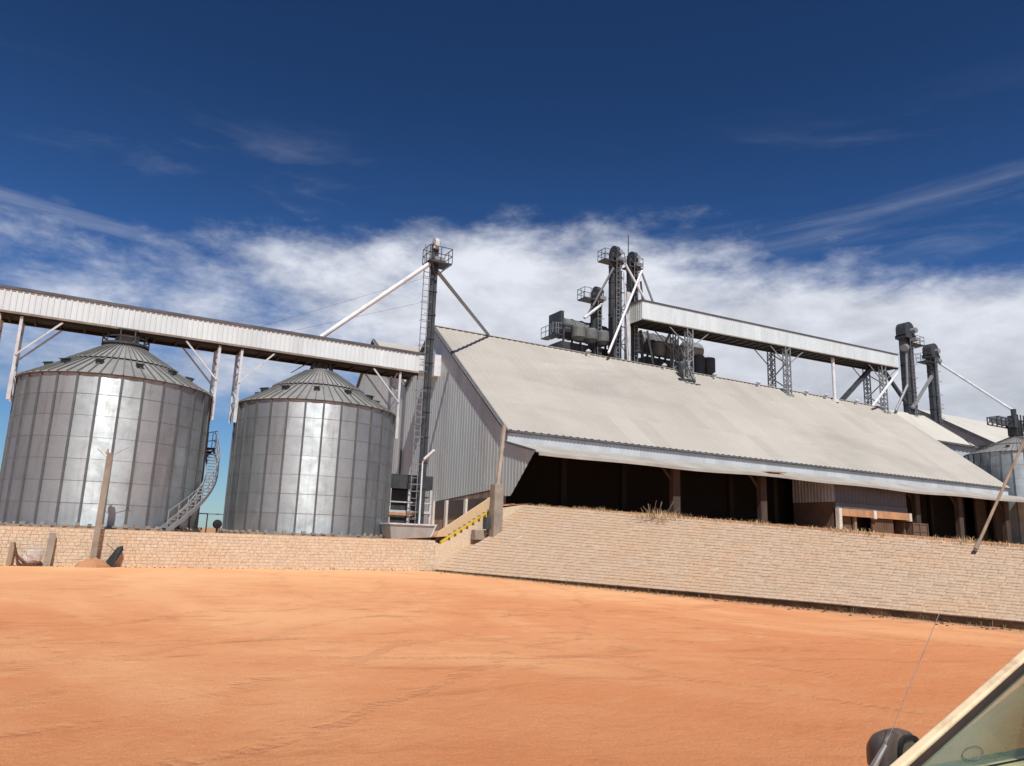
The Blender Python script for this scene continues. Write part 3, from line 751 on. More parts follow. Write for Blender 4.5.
# ---------------------------------------------------------------- drum dryers and tanks behind the ridge
def dryer(label, x0, x1, y, zc, r, tanks, platform):
    root = thing('drum_dryer', label, 'dryer', ((x0 + x1)/2, y, 15.5), 'grain dryers behind the ridge')
    d = MB(); d.lathe([(.02, x0), (r*.94, x0), (r, x0 + .15), (r, x1 - .15), (r*.94, x1), (.02, x1)], 24, (0, y, zc), 0, axis='X')
    k = x0 + .6
    while k < x1:
        d.lathe([(r - .02, k), (r + .06, k), (r + .06, k + .1), (r - .02, k + .1)], 24, (0, y, zc), 0, axis='X'); k += 1.1
    d.build('drum', M['drum_grey'], root, smooth=False)
    f = MB(); f.box(x0 - .2, x1 + .4, y - 1.5, y + 1.2, 15.6, zc - r - .7); 
    for k in range(7): f.box(x0 + (x1 - x0)*k/6.0 - .08, x0 + (x1 - x0)*k/6.0 + .08, y - 1.6, y - 1.44, 15.5, zc)
    f.box(x0 - .2, x1 + .4, y - 1.7, y - 1.5, zc - .25, zc - .1)
    f.build('base_frame', M['dark_steel'], root)
    for tx in tanks:
        t_ = MB(); t_.lathe([(.02, 1.35), (.5, 1.3), (.66, 1.15), (.66, .25), (.4, -.1), (.02, -.1)], 16, (tx, y - 2.1, zc - r - .55))
        t_.build('cyclone', M['drum_grey'], root)
    if platform:
        p_ = MB(); p_.box(x0 - .75, x0, y - 1.4, y + 1.2, zc - r - .1, zc - r); p_.build('platform', M['dark_steel'], root)
        r_ = MB()
        for hh in (.5, 1.0):
            r_.bar((x0 - .75, y - 1.4, zc - r + hh), (x0 - .75, y + 1.2, zc - r + hh), .05); r_.bar((x0 - .75, y - 1.4, zc - r + hh), (x0, y - 1.4, zc - r + hh), .05)
        for q in (-1.4, -.5, .4, 1.2): r_.bar((x0 - .75, y + q, zc - r), (x0 - .75, y + q, zc - r + 1), .05)
        for q in (-1.1, -.5, 0): r_.bar((x0 + q, y - 1.4, zc - r), (x0 + q, y - 1.4, zc - r + 1.0), .05)
        r_.build('railing', M['mid_steel'], root)
        h_ = MB(); h_.box(x0 - .05, x0 + .3, y - 1.1, y + 1.0, zc - r, zc + r + .35); h_.build('end_plate', M['dark_steel'], root)
    return root
dryer('long dark drum dryer left of the elevator pair with grey cyclones under it', 37.6, 43.4, 58.6, 21.75, 1.0, (38.9, 40.3, 41.7, 43.0), True)
D2 = dryer('shorter drum dryer half hidden under the left end of the ridge gallery', 47.6, 52.2, 58.6, 21.9, 1.1, (48.6, 50.0, 51.3), False)
for pa, pb, r_ in (((46.8, 56.6, 17.2), (46.0, 56.2, 22.3), .16), ((48.2, 56.4, 17.2), (46.6, 55.9, 22.3), .1), ((47.4, 56.9, 19.0), (52.6, 56.9, 19.4), .14), ((49.2, 56.8, 20.9), (50.4, 56.8, 23.0), .13), ((51.4, 56.7, 17.0), (51.2, 56.7, 21.4), .3)):
    q = MB(); q.tube(pa, pb, r_, 10); q.build('duct', M['mid_steel'] if r_ < .15 else M['dark_steel'], D2)
root = thing('cyclone_tank_block', 'pair of dark upright tanks beneath a round arched hood, right of the first gallery tower', 'tank', (55.0, 58, 15.5))
for tx in (54.9, 56.4):
    t_ = MB(); t_.lathe([(.02, 21.4), (.74, 21.3), (.76, 21.1), (.76, 16), (.02, 16)], 18, (tx, 57.8, 0)); t_.build('tank', M['dark_steel'], root)
t_ = MB(); t_.lathe([(.02, 53.6), (1.0, 53.6), (1.0, 55.4), (.02, 55.4)], 20, (0, 58.3, 21.9), axis='X'); t_.build('arched_hood', M['mid_steel'], root)
t_ = MB(); t_.box(56.8, 58.3, 57.3, 58.6, 16, 19.3); t_.build('side_box', M['dark_steel'], root)

# machine and stain at the foot of the first gallery tower
root = thing('boot_hopper', 'dark steel hopper sitting on the roof at the foot of the leftmost gallery tower', 'hopper', (48.9, 53.2, 17.2))
h = MB(); h.lathe([(.02, 1.5), (.35, 1.45), (.42, 1.2), (.4, .4), (.2, -.3), (.02, -.3)], 12, (48.6, 53.2, 17.5)); h.build('hopper', M['dark_steel'], root)
h = MB(); h.bar((47.6, 52.6, 17.0), (49.6, 52.6, 17.1), .25); h.bar((48.2, 52.5, 16.9), (49.0, 53.4, 19.9), .12); h.bar((49.4, 52.5, 16.9), (48.6, 53.4, 20.4), .12); h.bar((48.0, 52.4, 16.6), (49.9, 52.3, 16.6), .3, .3); h.build('frame', M['dark_steel'], root)

# ---------------------------------------------------------------- main warehouse
X0, X1 = 23.5, 81.4; YE, YR, YV = 42.0, 54.5, 59.7; ZE, ZR = 8.7, 18.4; SL = .776; ZV = ZR - SL*(YV - YR)
wh = thing('grain_warehouse', 'huge grain warehouse with a steep beige sheet roof and open dark side', 'warehouse', (X0, YE, 2.0))
ga = MB()
PG = lambda s, of, z: (X0 - of, s, z)
def zt_up(y): return ZE - .05 + SL*(y - YE) if y <= YR else ZR - .05 - SL*(y - YR)
corr(ga, 38.45, 41.2, .42, .018, PG, lambda y: 7.0 + (4.45 - 7.0)*(y - 38.45)/2.75, lambda y: 7.02 + .86*(y - 38.45)/3.55)
corr(ga, 41.2, YE, .4, .018, PG, lambda y: 4.45, lambda y: 7.02 + .86*(y - 38.45)/3.55)
corr(ga, YE, 43.3, .42, .018, PG, lambda y: 4.5, zt_up)
corr(ga, 43.3, 52.9, .42, .018, PG, lambda y: 4.95 - .06*(y - 43.3), zt_up)
corr(ga, 52.9, YR, .42, .018, PG, lambda y: 2.1, zt_up)
corr(ga, YR, YV, .42, .018, PG, lambda y: 2.1, zt_up)
ga.build('gable_wall', M['galv_wall'], wh)
tr = MB(); tr.bar((X0 - .12, YE - .3, ZE - .23), (X0 - .12, YR, ZR - .02), .2, .22); tr.bar((X0 - .12, YR, ZR - .02), (X0 - .12, YV, ZV - .02), .2, .22)
tr.bar((X0 - .08, 38.4, 7.02), (X0 - .08, YE, 7.88), .16, .12); tr.tube((X0 - .15, YV, 2.2), (X0 - .15, YV, ZV), .09, 8)
tr.build('verge_trim', M['trim'], wh)
iw = MB(); iw.box(X0 + .02, X0 + .22, 42.2, 52.95, 2.0, 4.98); iw.build('infill_wall', M['infill'], wh)
for y in (43.9, 47.3, 50.4, 52.7):
    q = MB(); q.box(X0 - .14, X0 + .018, y - .16, y + .16, 2.0, 4.42); q.build('pilaster', M['pale_paint'], wh)
for y0, y1 in ((44.3, 47.0), (47.6, 50.1), (50.7, 52.4)):
    q = MB(); q.box(X0 - .03, X0 + .017, y0, y1, 3.3, 4.4); q.build('wall_opening', M['window_dark'], wh)
ib = MB(); ib.box(X0 - .02, X0 + .016, 42.3, 43.6, 2.0, 4.4); ib.build('brown_panel', M['brown_wall'], wh)

rf = MB()
OV = .25
def PR(sx, of, t):   # t 0 eave .. 1 ridge
    y = (YE - .12) + (YR - YE + .12)*t
    z = ZE - .09 + (ZR - ZE + .09)*t
    return (sx, y - of*.61, z + of*.79)
nx = 5
cuts = [0, .24, .5, .76, 1]
for ci, (ta, tb) in enumerate(zip(cuts, cuts[1:])):
    corr(rf, X0 - OV, X1 + OV, .58, .045, lambda s, of, t, k=ta: PR(s, of + .05*(1 - k), t), lambda s: ta, lambda s: tb + .004, course=ci + 1)
rf.quad((X0 - OV, YR, ZR), (X1 + OV, YR, ZR), (X1 + OV, YV, ZV), (X0 - OV, YV, ZV))
rf.bar((X0 - OV, YR, ZR + .05), (X1 + OV, YR, ZR + .05), .34, .05)
rf.build('roof', M['roof_beige'], wh)
ef = MB(); ef.bar((X0 - OV, YE - .16, ZE - .13), (X1 + OV, YE - .16, ZE - .13), .09, .12); ef.build('eave_gutter', M['trim'], wh)
cl = MB(); corr(cl, X0 + .02, X1, .30, .03, lambda s, of, z: (s, YE - .02 - of, z), lambda s: 7.82, lambda s: ZE - .2); cl.build('clerestory_band', M['clerestory'], wh)
cn = MB()
CY0 = 38.1
def CZ(y): return 6.92 + (7.86 - 6.92)*(y - CY0)/(YE - .06 - CY0)
def PC(s, of, t):
    y = CY0 + (YE - .06 - CY0)*t; sag = -.05*math.sin((s - X0)*.21)*(1 - t) - .04*math.sin((s - X0)*.53 + 1)*(1 - t)
    return (s, y, CZ(y) + of + sag)
corr(cn, X0 + .05, 86.0, .55, .035, PC, lambda s: 0, lambda s: 1)
corr(cn, X0 + .05, 86.0, .55, .035, lambda s, of, t: (PC(s, 0, t)[0], PC(s, 0, t)[1], PC(s, 0, t)[2] - .06 - of), lambda s: 0, lambda s: 1)
for i in range(40):
    sa = X0 + .05 + (86 - X0 - .05)*i/40; sb = X0 + .05 + (86 - X0 - .05)*(i+1)/40
    cn.bar(PC(sa, -.06, 0), PC(sb, -.06, 0), .05, .2)
cn.build('canopy_roof', M['canopy'], wh)
cp = MB(); cp.bar((43.3, 38.8, 7.24), (45.6, 39.3, 7.36), .8, .06); cp.build('roof_patch', M['fascia'], wh)
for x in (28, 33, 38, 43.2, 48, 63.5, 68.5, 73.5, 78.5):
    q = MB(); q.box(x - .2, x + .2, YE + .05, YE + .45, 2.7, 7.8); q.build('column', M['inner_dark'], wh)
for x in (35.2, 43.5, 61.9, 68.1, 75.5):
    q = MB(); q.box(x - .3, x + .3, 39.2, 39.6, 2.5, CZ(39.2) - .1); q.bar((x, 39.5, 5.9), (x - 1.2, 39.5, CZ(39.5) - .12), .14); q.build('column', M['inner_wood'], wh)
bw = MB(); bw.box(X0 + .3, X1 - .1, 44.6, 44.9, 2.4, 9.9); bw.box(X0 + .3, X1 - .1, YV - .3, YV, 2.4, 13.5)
bw.build('inner_wall', M['inner_dark'], wh)  # board wall put in to keep the interior black, shade in its colour
fe = MB(); fe.poly([(X1, YE, 2.6), (X1, YV, 2.6), (X1, YV, ZV - .05), (X1, YR, ZR - .05), (X1, YE, ZE - .1)]); fe.build('far_gable', M['galv_wall'], wh)
bp = MB(); bp.box(76.5, 81.3, 42.6, 42.8, 2.5, 7.6); bp.build('brown_panel', M['inner_wood'], wh)
hb = MB(); hb.box(X0 - 1.9, X0 - .07, 53.1, 55.0, 14.3, 15.55); hb.build('gable_hood', [M['white_pipe']], wh)
hb = MB(); hb.box(X0 - 1.95, X0 - .07, 53.05, 55.05, 15.56, 15.7); hb.build('hood_cap', M['dark_steel'], wh)
for x in (38.2, 47.0, 53.5, 59.6, 66.9, 70.0, 75.2):
    q = MB(); q.tube((x, 53.9, roofz(53.9) - .05), (x, 53.9, roofz(53.9) + .55), .12, 10); q.lathe([(.02, .78), (.26, .6), (.26, .52), (.02, .5)], 10, (x, 53.9, roofz(53.9))); q.build('ridge_vent', M['light_steel'], wh)

# second warehouse alongside
w2 = thing('grain_warehouse', 'second steep gabled warehouse behind the second silo, mostly hidden by the main one', 'warehouse', (X0, 69, 2.0))
YT, ZT = 69.0, 20.4
def zt2(y): return ZV + (ZT - ZV)*(y - YV)/(YT - YV) if y <= YT else ZT - 1.03*(y - YT)
q = MB(); corr(q, YV + .02, YT, .45, .018, PG, lambda y: 2.1, lambda y: zt2(y) - .05); corr(q, YT, 79.5, .45, .018, PG, lambda y: 2.1, lambda y: zt2(y) - .05); q.build('gable_wall', M['galv_wall'], w2)
q = MB(); q.bar((X0 - .1, YV, ZV), (X0 - .1, YT, ZT), .2, .2); q.bar((X0 - .1, YT, ZT), (X0 - .1, 80, zt2(80)), .2, .2); q.build('verge_trim', M['trim'], w2)
q = MB(); q.quad((X0 - OV, YV, ZV + .02), (X1, YV, ZV + .02), (X1, YT, ZT), (X0 - OV, YT, ZT)); q.quad((X0 - OV, YT, ZT), (X1, YT, ZT), (X1, 80, zt2(80)), (X0 - OV, 80, zt2(80))); q.build('roof', M['roof_beige'], w2)
q = MB(); q.poly([(X1, YV, 2.1), (X1, 79.5, 2.1), (X1, 79.5, zt2(79.5)), (X1, YT, ZT - .05), (X1, YV, ZV)]); q.build('far_gable', M['galv_wall'], w2)

# annex continuing the ridge
an = thing('warehouse_annex', 'narrower annex with pale grey wall continuing the main roof under the far elevators', 'annex', (86, 52, 2))
q = MB(); q.quad((81.7, 49.8, 14.35), (90.8, 49.8, 14.35), (88.6, YR, 18.35), (81.7, YR, 18.35)); q.quad((81.7, YR, 18.35), (88.6, YR, 18.35), (90.8, 60, 14), (81.7, 60, 14)); q.build('roof', M['roof_white'], an)
q = MB(); q.bar((81.7, 49.75, 14.28), (91.0, 49.75, 14.28), .15, .22); q.bar((88.65, 54.5, 18.33), (90.85, 49.8, 14.33), .12, .2); q.build('eave_trim', M['trim'], an)
q = MB(); corr(q, 81.7, 90.6, .8, .05, lambda s, of, z: (s, 50.1 - of, z), lambda s: 2.2, lambda s: 14.3); q.poly([(90.5, 50.1, 2.2), (90.5, 59.5, 2.2), (90.5, 59.5, 14.0), (88.5, YR, 18.1), (90.5, 50.1, 14.1)]); q.build('wall', M['clerestory'], an)

# distant shed
ds = thing('distant_shed', 'distant wide shed with a bright pale roof and grey gable behind the far silo', 'shed', (105, 62, 2))
gy = [(75, 17.5), (66, 22.6), (62.0, 20.5), (55, 16.4), (48, 12.2)]
q = MB(); q.poly([(105, 75, 2)] + [(105, a, b) for a, b in gy] + [(105, 48, 2)]); q.build('gable_wall', M['clerestory'], ds)
q = MB()
for (a, b), (c, d) in zip(gy, gy[1:]): q.quad((104.5, a, b + .1), (160, a, b + .1), (160, c, d + .1), (104.5, c, d + .1))
q.build('roof', M['roof_white'], ds)
q = MB()
for (a, b), (c, d) in zip(gy[1:], gy[2:]): q.bar((104.45, a, b), (104.45, c, d), .25, .45)
q.build('verge_trim', M['trim'], ds)
q = MB(); q.box(104.9, 104.98, 55.9, 57.6, 2, 16.4); q.build('stained_panel', M['infill'], ds)
q = MB(); q.box(126, 142, 65.2, 66.8, 22.5, 23.9); q.build('ridge_monitor', M['mid_steel'], ds)

# ---------------------------------------------------------------- bright tank at the right edge
root = thing('water_tank', 'small bright galvanised tank in front of the distant silo at the right edge', 'tank', (86.4, 40.0, 2.2))
q = MB(); q.lathe([(.02, 12.0), (1.3, 11.75), (1.42, 11.6), (1.42, 9.7), (1.46, 9.65), (1.46, 9.55), (1.42, 9.5), (1.42, 7.6), (1.46, 7.55), (1.46, 7.45), (1.42, 7.4), (1.42, 2.2)], 28, (86.0, 37.9, 0)); q.build('tank', M['tin'], root, smooth=False)
q = MB(); q.tube((84.5, 37.6, 2.2), (84.5, 37.6, 12.2), .07); q.build('downpipe', M['mid_steel'], root)

# ---------------------------------------------------------------- booth under the canopy
M['booth_panel'] = surf('grey booth sheet', (.36, .42, .50), .5, 0, .1, 1, tone=.08)
M['shade_board'] = surf('dim brown boards', (.035, .025, .02), .9, 0, .3, 1)
bt = thing('loading_office', 'brown walled loading office built under the canopy with grey upper panels', 'office', (55.8, 41, 3.0))
BX0, BX1, BY0, BY1 = 51.3, 60.3, 39.2, 43.2
q = MB(); q.box(BX0 + .02, BX0 + .2, BY0 + .25, BY1, 2.6, 5.55); q.box(BX0 + .2, BX1, BY1 - .2, BY1, 2.6, 5.5); q.box(BX1 - .2, BX1, BY0 + .2, BY1 - .2, 2.6, 5.5); q.build('lower_wall', M['brown_wall'], bt)
q = MB(); corr(q, BY0, BY1, .3, .04, lambda s, of, z: (BX0 - of, s, z), lambda s: 5.56, lambda s: CZ(min(s, 41.9)) - .1); q.build('side_panel', M['booth_panel'], bt)
q = MB(); corr(q, BX0, BX1, .45, .04, lambda s, of, z: (s, BY0 - of, z), lambda s: 5.56, lambda s: CZ(BY0) - .1); q.build('front_panel', M['lid'], bt)  # dark sheet colour paints in the canopy's shade on this face
q = MB(); q.box(BX0, BX1, BY0 - .06, BY0 + .2, 5.08, 5.54); q.build('lintel', M['trim'], bt)
q = MB(); q.box(BX0 + .35, BX1 - .2, BY0 - .28, BY0 + .1, 4.5, 5.06); q.build('fascia_board', M['fascia'], bt)
for x, zb in ((BX0 + .15, 2.6), (55.7, 4.42), (BX1 - .02, 4.42)):
    q = MB(); q.box(x - .17, x + .17, BY0 - .33, BY0 + .0, zb, 5.07); q.build('white_post', M['pale_paint'], bt)
q = MB(); q.box(BX0 + .4, 53.3, BY0 + .15, BY0 + .25, 2.6, 4.48); q.build('door_leaf', M['board'], bt)
q = MB(); q.box(53.5, 53.75, BY0 - .02, BY0 + .2, 2.6, 4.48); q.build('door_post', M['wood'], bt)
q = MB(); q.box(55.6, 58.3, BY0 - .05, BY0 + .08, 2.6, 4.45)
for k in range(9): q.box(55.62 + .3*k, 55.66 + .3*k, BY0 - .08, BY0 - .052, 2.6, 4.44)
q.build('board_panel', M['board'], bt)
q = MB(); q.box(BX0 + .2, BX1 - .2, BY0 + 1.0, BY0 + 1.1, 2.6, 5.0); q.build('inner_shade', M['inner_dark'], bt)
root = thing('wooden_crate', 'brown boarded crate standing right of the loading office', 'crate', (61.4, 39.4, 2.7))
q = MB(); q.box(60.45, 62.5, 38.9, 39.9, 2.7, 4.32); q.build('boards', M['brown_wall'], root)
q = MB()
for z in (2.9, 3.6, 4.2): q.box(60.43, 62.52, 38.86, 38.898, z, z + .1)
for x in (60.43, 61.4, 62.4): q.box(x, x + .12, 38.82, 38.858, 2.7, 4.32)
q.build('battens', M['board'], root)

# ---------------------------------------------------------------- steel frame beside the tower
fr = thing('machine_frame', 'dark open steel machine frame squeezed between the second silo and the warehouse gable', 'steel frame', (18.6, 46.6, 1.8))
q = MB(); q.box(17.35, 20.3, 45.9, 48.5, 4.75, 5.65); q.build('head_panel', M['dark_steel'], fr)
q = MB()
for x in (17.4, 18.7, 20.2):
    for y in (45.95, 48.4): q.box(x - .07, x + .07, y - .07, y + .07, 1.6, 4.75)
for z in (2.5, 3.2, 3.9): q.bar((17.4, 45.9, z), (20.2, 45.9, z), .08)
q.bar((17.4, 45.9, 3.3), (20.2, 45.9, 3.3), .16)
for x in (17.4, 20.2): q.bar((x, 45.9, 4.3), (x, 48.45, 4.3), .08)
q.build('posts', M['light_steel'], fr)
q = MB(); q.box(17.6, 20.1, 46.6, 48.2, 1.6, 4.7); q.build('housing', M['dark_steel'], fr)
q = MB(); q.box(17.38, 19.0, 45.78, 45.88, 3.06, 3.24); q.build('orange_rail', M['fascia'], fr)

bn = thing('metal_bin', 'low pale sheet metal bin at the wall end below the street lamp', 'bin', (16.4, 40.3, 1.5))
q = MB(); A = [(15.3, 39.7), (17.5, 39.7), (17.7, 41.0), (15.3, 41.0)]; Bt = [(15.1, 39.55), (17.85, 39.55), (17.95, 41.1), (15.1, 41.1)]
for i in range(4):
    j = (i+1) % 4
    nseg = 8
    for k in range(nseg):
        f0, f1 = k/nseg, (k+1)/nseg
        L = lambda u, v, f: (u[0] + (v[0]-u[0])*f, u[1] + (v[1]-u[1])*f)
        q.quad((*L(A[i], A[j], f0), 1.5), (*L(A[i], A[j], f1), 1.5), (*L(Bt[i], Bt[j], f1), 2.42), (*L(Bt[i], Bt[j], f0), 2.42), 0, (k*37 % 10)/10)
q.poly([(a, b, 2.3) for a, b in Bt], 0); q.build('body', M['bin'], bn)
q = MB()
for i in range(4): q.bar((*Bt[i], 2.42), (*Bt[(i+1) % 4], 2.42), .08)
q.bar((17.45, 39.62, 1.5), (17.8, 39.5, 2.42), .07); q.build('rim', M['light_steel'], bn)

lp = thing('street_lamp', 'thin white street lamp with a tilted arm in front of the grey gable', 'lamp', (17.5, 41.2, 1.7))
q = MB(); q.tube((17.5, 41.2, 1.6), (17.5, 41.2, 6.0), .06, 10, 0, .045); q.path([(17.5, 41.2, 6.0), (17.55, 41.1, 6.2), (17.75, 40.9, 6.45)], .05, 8); q.build('pole', M['white_pipe'], lp)
q = MB(); q.bar((17.55, 41.1, 6.2), (18.0, 40.7, 6.75), .24, .14); q.build('lamp_head', M['white_pipe'], lp, bevel=.03)

# concrete stair with yellow side between wall and platform
sr = thing('concrete_stair', 'concrete stair with a yellow stepped side climbing from the wall to the platform', 'stair', (19.4, 39.4, 1.5))
n = 11; q = MB(); yw = MB()
for k in range(n):
    xa = 17.9 + 3.3*k/n; xb = 17.9 + 3.3*(k+1)/n; z = 1.45 + 2.0*(k+1)/n
    q.box(xa, xb + .01, 38.82, 39.3, 1.45, z)
q.build('steps', M['concrete'], sr)
yw.prism([(17.75, 38.645, 1.33), (17.98, 38.645, 1.33), (21.2, 38.645, 3.26), (21.2, 38.645, 3.66), (17.75, 38.645, 1.56)], (0, .17, 0)); yw.build('yellow_side', M['yellow'], sr)
for k in range(9):
    xa = 18.15 + .36*k; z = 1.33 + (xa - 17.85)*.605 + .10
    q = MB(); q.prism([(xa, 38.642, z), (xa + .16, 38.642, z + .04), (xa + .13, 38.642, z + .19), (xa + .02, 38.642, z + .14)], (0, -.02, 0)); q.build('dark_notch', M['board'], sr)
q = MB(); q.prism([(17.7, 39.32, 1.5), (17.9, 39.32, 2.05), (21.2, 39.32, 4.2), (21.2, 39.32, 3.3), (18.2, 39.32, 1.45)], (0, .25, 0)); q.build('parapet', M['cream_step'], sr)

q = MB(); q.prism([(17.33, 38.63, -.05), (23.2, 38.63, -.05), (23.2, 38.63, 3.86), (21.2, 38.63, 3.5), (17.78, 38.63, 1.4), (17.33, 38.63, 1.52)], (0, .012, 0)); q.build('base_wall', M['wall_block'], sr)
# ---------------------------------------------------------------- poles
pc = thing('concrete_pole', 'thin concrete pole rising from a thick square pier on the paved bank', 'pole', (20.6, 37.7, 2.2))
q = MB(); q.box(20.32, 20.88, 37.4, 38.0, 1.8, 4.8); q.build('pier', M['concrete'], pc, bevel=.03)
q = MB(); q.prism([(20.52, 37.58, 4.7), (20.69, 37.58, 4.7), (20.69, 37.78, 4.7), (20.52, 37.78, 4.7)], (.10, -.35, 3.45)); q.build('shaft', M['pale_concrete'], pc)
root = thing('concrete_block', 'small rough concrete block lying at the foot of the pier', 'block', (19.8, 37.9, 1.6))
q = MB(); q.box(19.5, 20.2, 38.0, 38.5, 1.7, 2.25); q.build('block', M['concrete'], root, bevel=.03)
q = MB(); q.box(20.0, 20.27, 37.7, 38.1, 2.3, 2.95); q.build('dark_box', M['dark_steel'], root)

pw = thing('broken_pole', 'broken concrete pole leaning right in front of the wall and first silo', 'pole', (1.1, 38.0, 0))
q = MB(); q.prism([(.99, 37.88, -.1), (1.23, 37.88, -.1), (1.22, 38.1, -.1), (1.0, 38.1, -.1)], (.1, 0, 5.0)); q.build('shaft', M['concrete'], pw)
q = MB(); q.tube((1.1, 38, 4.85), (1.12, 38, 5.1), .1, 6, 0, .03); q.tube((1.1, 38, 4.7), (.7, 37.9, 5.05), .012, 5); q.tube((1.12, 38, 4.7), (1.9, 37.9, 5.2), .012, 5); q.build('broken_tip', M['wood'], pw)

root = thing('leaning_pole', 'thin timber pole leaning right at the far end of the bank', 'pole', (23.5, 13.2, 2))
q = MB(); q.tube((23.46, 13.18, 1.9), (25.2, 12.2, 5.6), .045, 10, 0, .036); q.build('shaft', M['wood'], root)
q = MB(); q.tube((23.47, 13.17, 1.95), (23.6, 13.1, 2.2), .065, 10); q.build('foot_collar', M['concrete'], root)

# ---------------------------------------------------------------- things at the foot of the wall
def mound(name, x, y, rx, ry, h, mat, seed):
    rnd = random.Random(seed); q = MB(); n, m_ = 18, 6; vs = [(x, y, h)]; fs = []
    for j in range(1, m_+1):
        for i in range(n):
            a = 2*math.pi*i/n; f = j/m_; rr = f*(1 + rnd.uniform(-.12, .12))
            vs.append((x + rx*rr*math.cos(a), y + ry*rr*math.sin(a), h*(1 - f*f)*(1 + rnd.uniform(-.2, .2)) - (.02 if j == m_ else 0)))
    for i in range(n): fs.append((0, 1 + i, 1 + (i+1) % n))
    for j in range(m_-1):
        for i in range(n):
            a = 1 + j*n + i; b = 1 + j*n + (i+1) % n; fs.append((a, a + n, b + n, b))
    q.add(vs, fs); return q.build(name, mat)
tag(mound('dirt_mound', 1.15, 37.85, .75, .5, .36, M['yard'], 3), 'small red dirt mound heaped round the foot of the broken pole', 'mound')
root = thing('black_panel', 'black pointed rubber panel propped against the wall right of the broken pole', 'panel', (1.75, 38.1, 0))
q = MB(); q.prism([(1.50, 37.95, .02), (1.88, 38.0, .0), (2.26, 38.28, .72), (2.2, 38.3, .9), (2.0, 38.28, .82)], (.02, -.07, .03)); q.build('sheet', M['black'], root)
q = MB(); q.tube((2.1, 38.25, .82), (1.55, 38.3, 1.25), .012, 5); q.build('tie_wire', M['mid_steel'], root)
root = thing('scrap_plate', 'curved rusty scrap plate lying at the foot of the wall near the left edge', 'scrap', (-1.4, 38, 0))
q = MB(); pts = [(-1.78, .95), (-1.72, .7), (-1.62, .45), (-1.4, .2), (-1.1, .07), (-.72, .03)]
for (a, b), (c, d), w_ in zip(pts, pts[1:], (.03, .05, .12, .16, .12)):
    q.prism([(a, 38.0, b), (c, 38.0, d), (c + .03, 38.0, d - w_ - .0), (a - .05, 38.0, b - w_*.8)], (0, .3, 0))
q.build('plate', M['rust'], root)
root = thing('rag_bundle', 'pale crumpled sack bundle resting on the rusty scrap plate', 'bundle', (-1.1, 38.1, 0))
q = MB(); rnd = random.Random(4); n, m_ = 14, 8; vs = []; fs = []
for j in range(m_+1):
    for i in range(n):
        th = math.pi*j/m_; a = 2*math.pi*i/n; k = 1 + rnd.uniform(-.18, .18)
        vs.append((-1.08 + .36*k*math.sin(th)*math.cos(a), 38.16 + .2*k*math.sin(th)*math.sin(a), .36 + .32*k*math.cos(th)))
for j in range(m_):
    for i in range(n): fs.append((j*n + i, j*n + (i+1) % n, (j+1)*n + (i+1) % n, (j+1)*n + i))
q.add(vs, fs); q.build('sack', M['pale_rag'], root)
root = thing('upright_plank', 'weathered grey plank standing upright against the wall beside the sack bundle', 'plank', (-.55, 38.2, 0))
q = MB(); q.prism([(-.68, 38.1, 0), (-.42, 38.1, 0), (-.44, 38.2, 0), (-.66, 38.2, 0)], (.06, .18, 1.38)); q.build('plank', M['concrete'], root)
root = thing('pale_stake', 'pale wooden stake against the wall at the far left', 'stake', (-1.95, 38.2, 0))
q = MB(); q.prism([(-2.0, 38.2, 0), (-1.82, 38.2, 0), (-1.84, 38.3, 0), (-1.98, 38.3, 0)], (.04, .1, .95)); q.build('stake', M['wood'], root)

# railing and light between the silos
root = thing('terrace_railing', 'low grey pipe railing in the gap between the two silos', 'railing', (6.6, 46, 1.5))
q = MB()
for x in (5.4, 6.72, 8.0): q.bar((x, 46, 1.45), (x, 46, 2.65), .06)
q.bar((5.2, 46, 2.62), (8.4, 46, 2.62), .06); q.build('rails', M['mid_steel'], root)
root = thing('valve_drum', 'small black round drum on a stand beside the second silo foot', 'drum', (6.9, 43.2, 1.5))
q = MB(); q.lathe([(.02, -.16), (.2, -.14), (.24, 0), (.2, .14), (.02, .16)], 14, (6.85, 43.2, 2.05), axis='Y'); q.build('drum', M['black'], root)
q = MB(); q.tube((6.85, 43.2, 1.45), (6.85, 43.2, 1.9), .05); q.build('stand', M['dark_steel'], root)

# ---------------------------------------------------------------- grass and weeds
def blades(mb, x, y, z, n, h, spread, rnd):
    for _ in range(n):
        a = rnd.uniform(0, 2*math.pi); r = spread*math.sqrt(rnd.random()); bx, by = x + r*math.cos(a), y + r*math.sin(a)
        hh = h*rnd.uniform(.4, 1.1); la = rnd.uniform(0, 2*math.pi); lean = hh*rnd.uniform(.2, 1.5); w_ = rnd.uniform(.005, .013)
        t_ = rnd.random(); wx, wy = -math.sin(la)*w_, math.cos(la)*w_
        m1 = (bx + lean*.35*math.cos(la), by + lean*.35*math.sin(la), z + hh*.65); tp = (bx + lean*math.cos(la), by + lean*math.sin(la), z + hh)
        mb.add([(bx - wx, by - wy, z - .03), (bx + wx, by + wy, z - .03), (m1[0] + wx*.8, m1[1] + wy*.8, m1[2]), (m1[0] - wx*.8, m1[1] - wy*.8, m1[2]), tp], [(0, 1, 2, 3), (3, 2, 4)], 0, t_)
rnd = random.Random(21)
q = MB(); y = 4.0
while y < 38.3:
    dens = .35 + .65*(1 if 12 < y < 24 else .5)
    if rnd.random() < dens + .25:
        blades(q, top_x(y) + rnd.uniform(.0, .9), y, top_z(y), rnd.randint(8, 30), max(.06, rnd.gauss(.11, .07)), .35, rnd)
    y += rnd.choice((.05, .08, .15, .35))
tag(q.build('dry_grass', M['dry_grass']), kind='stuff')
q = MB(); y = 2.0
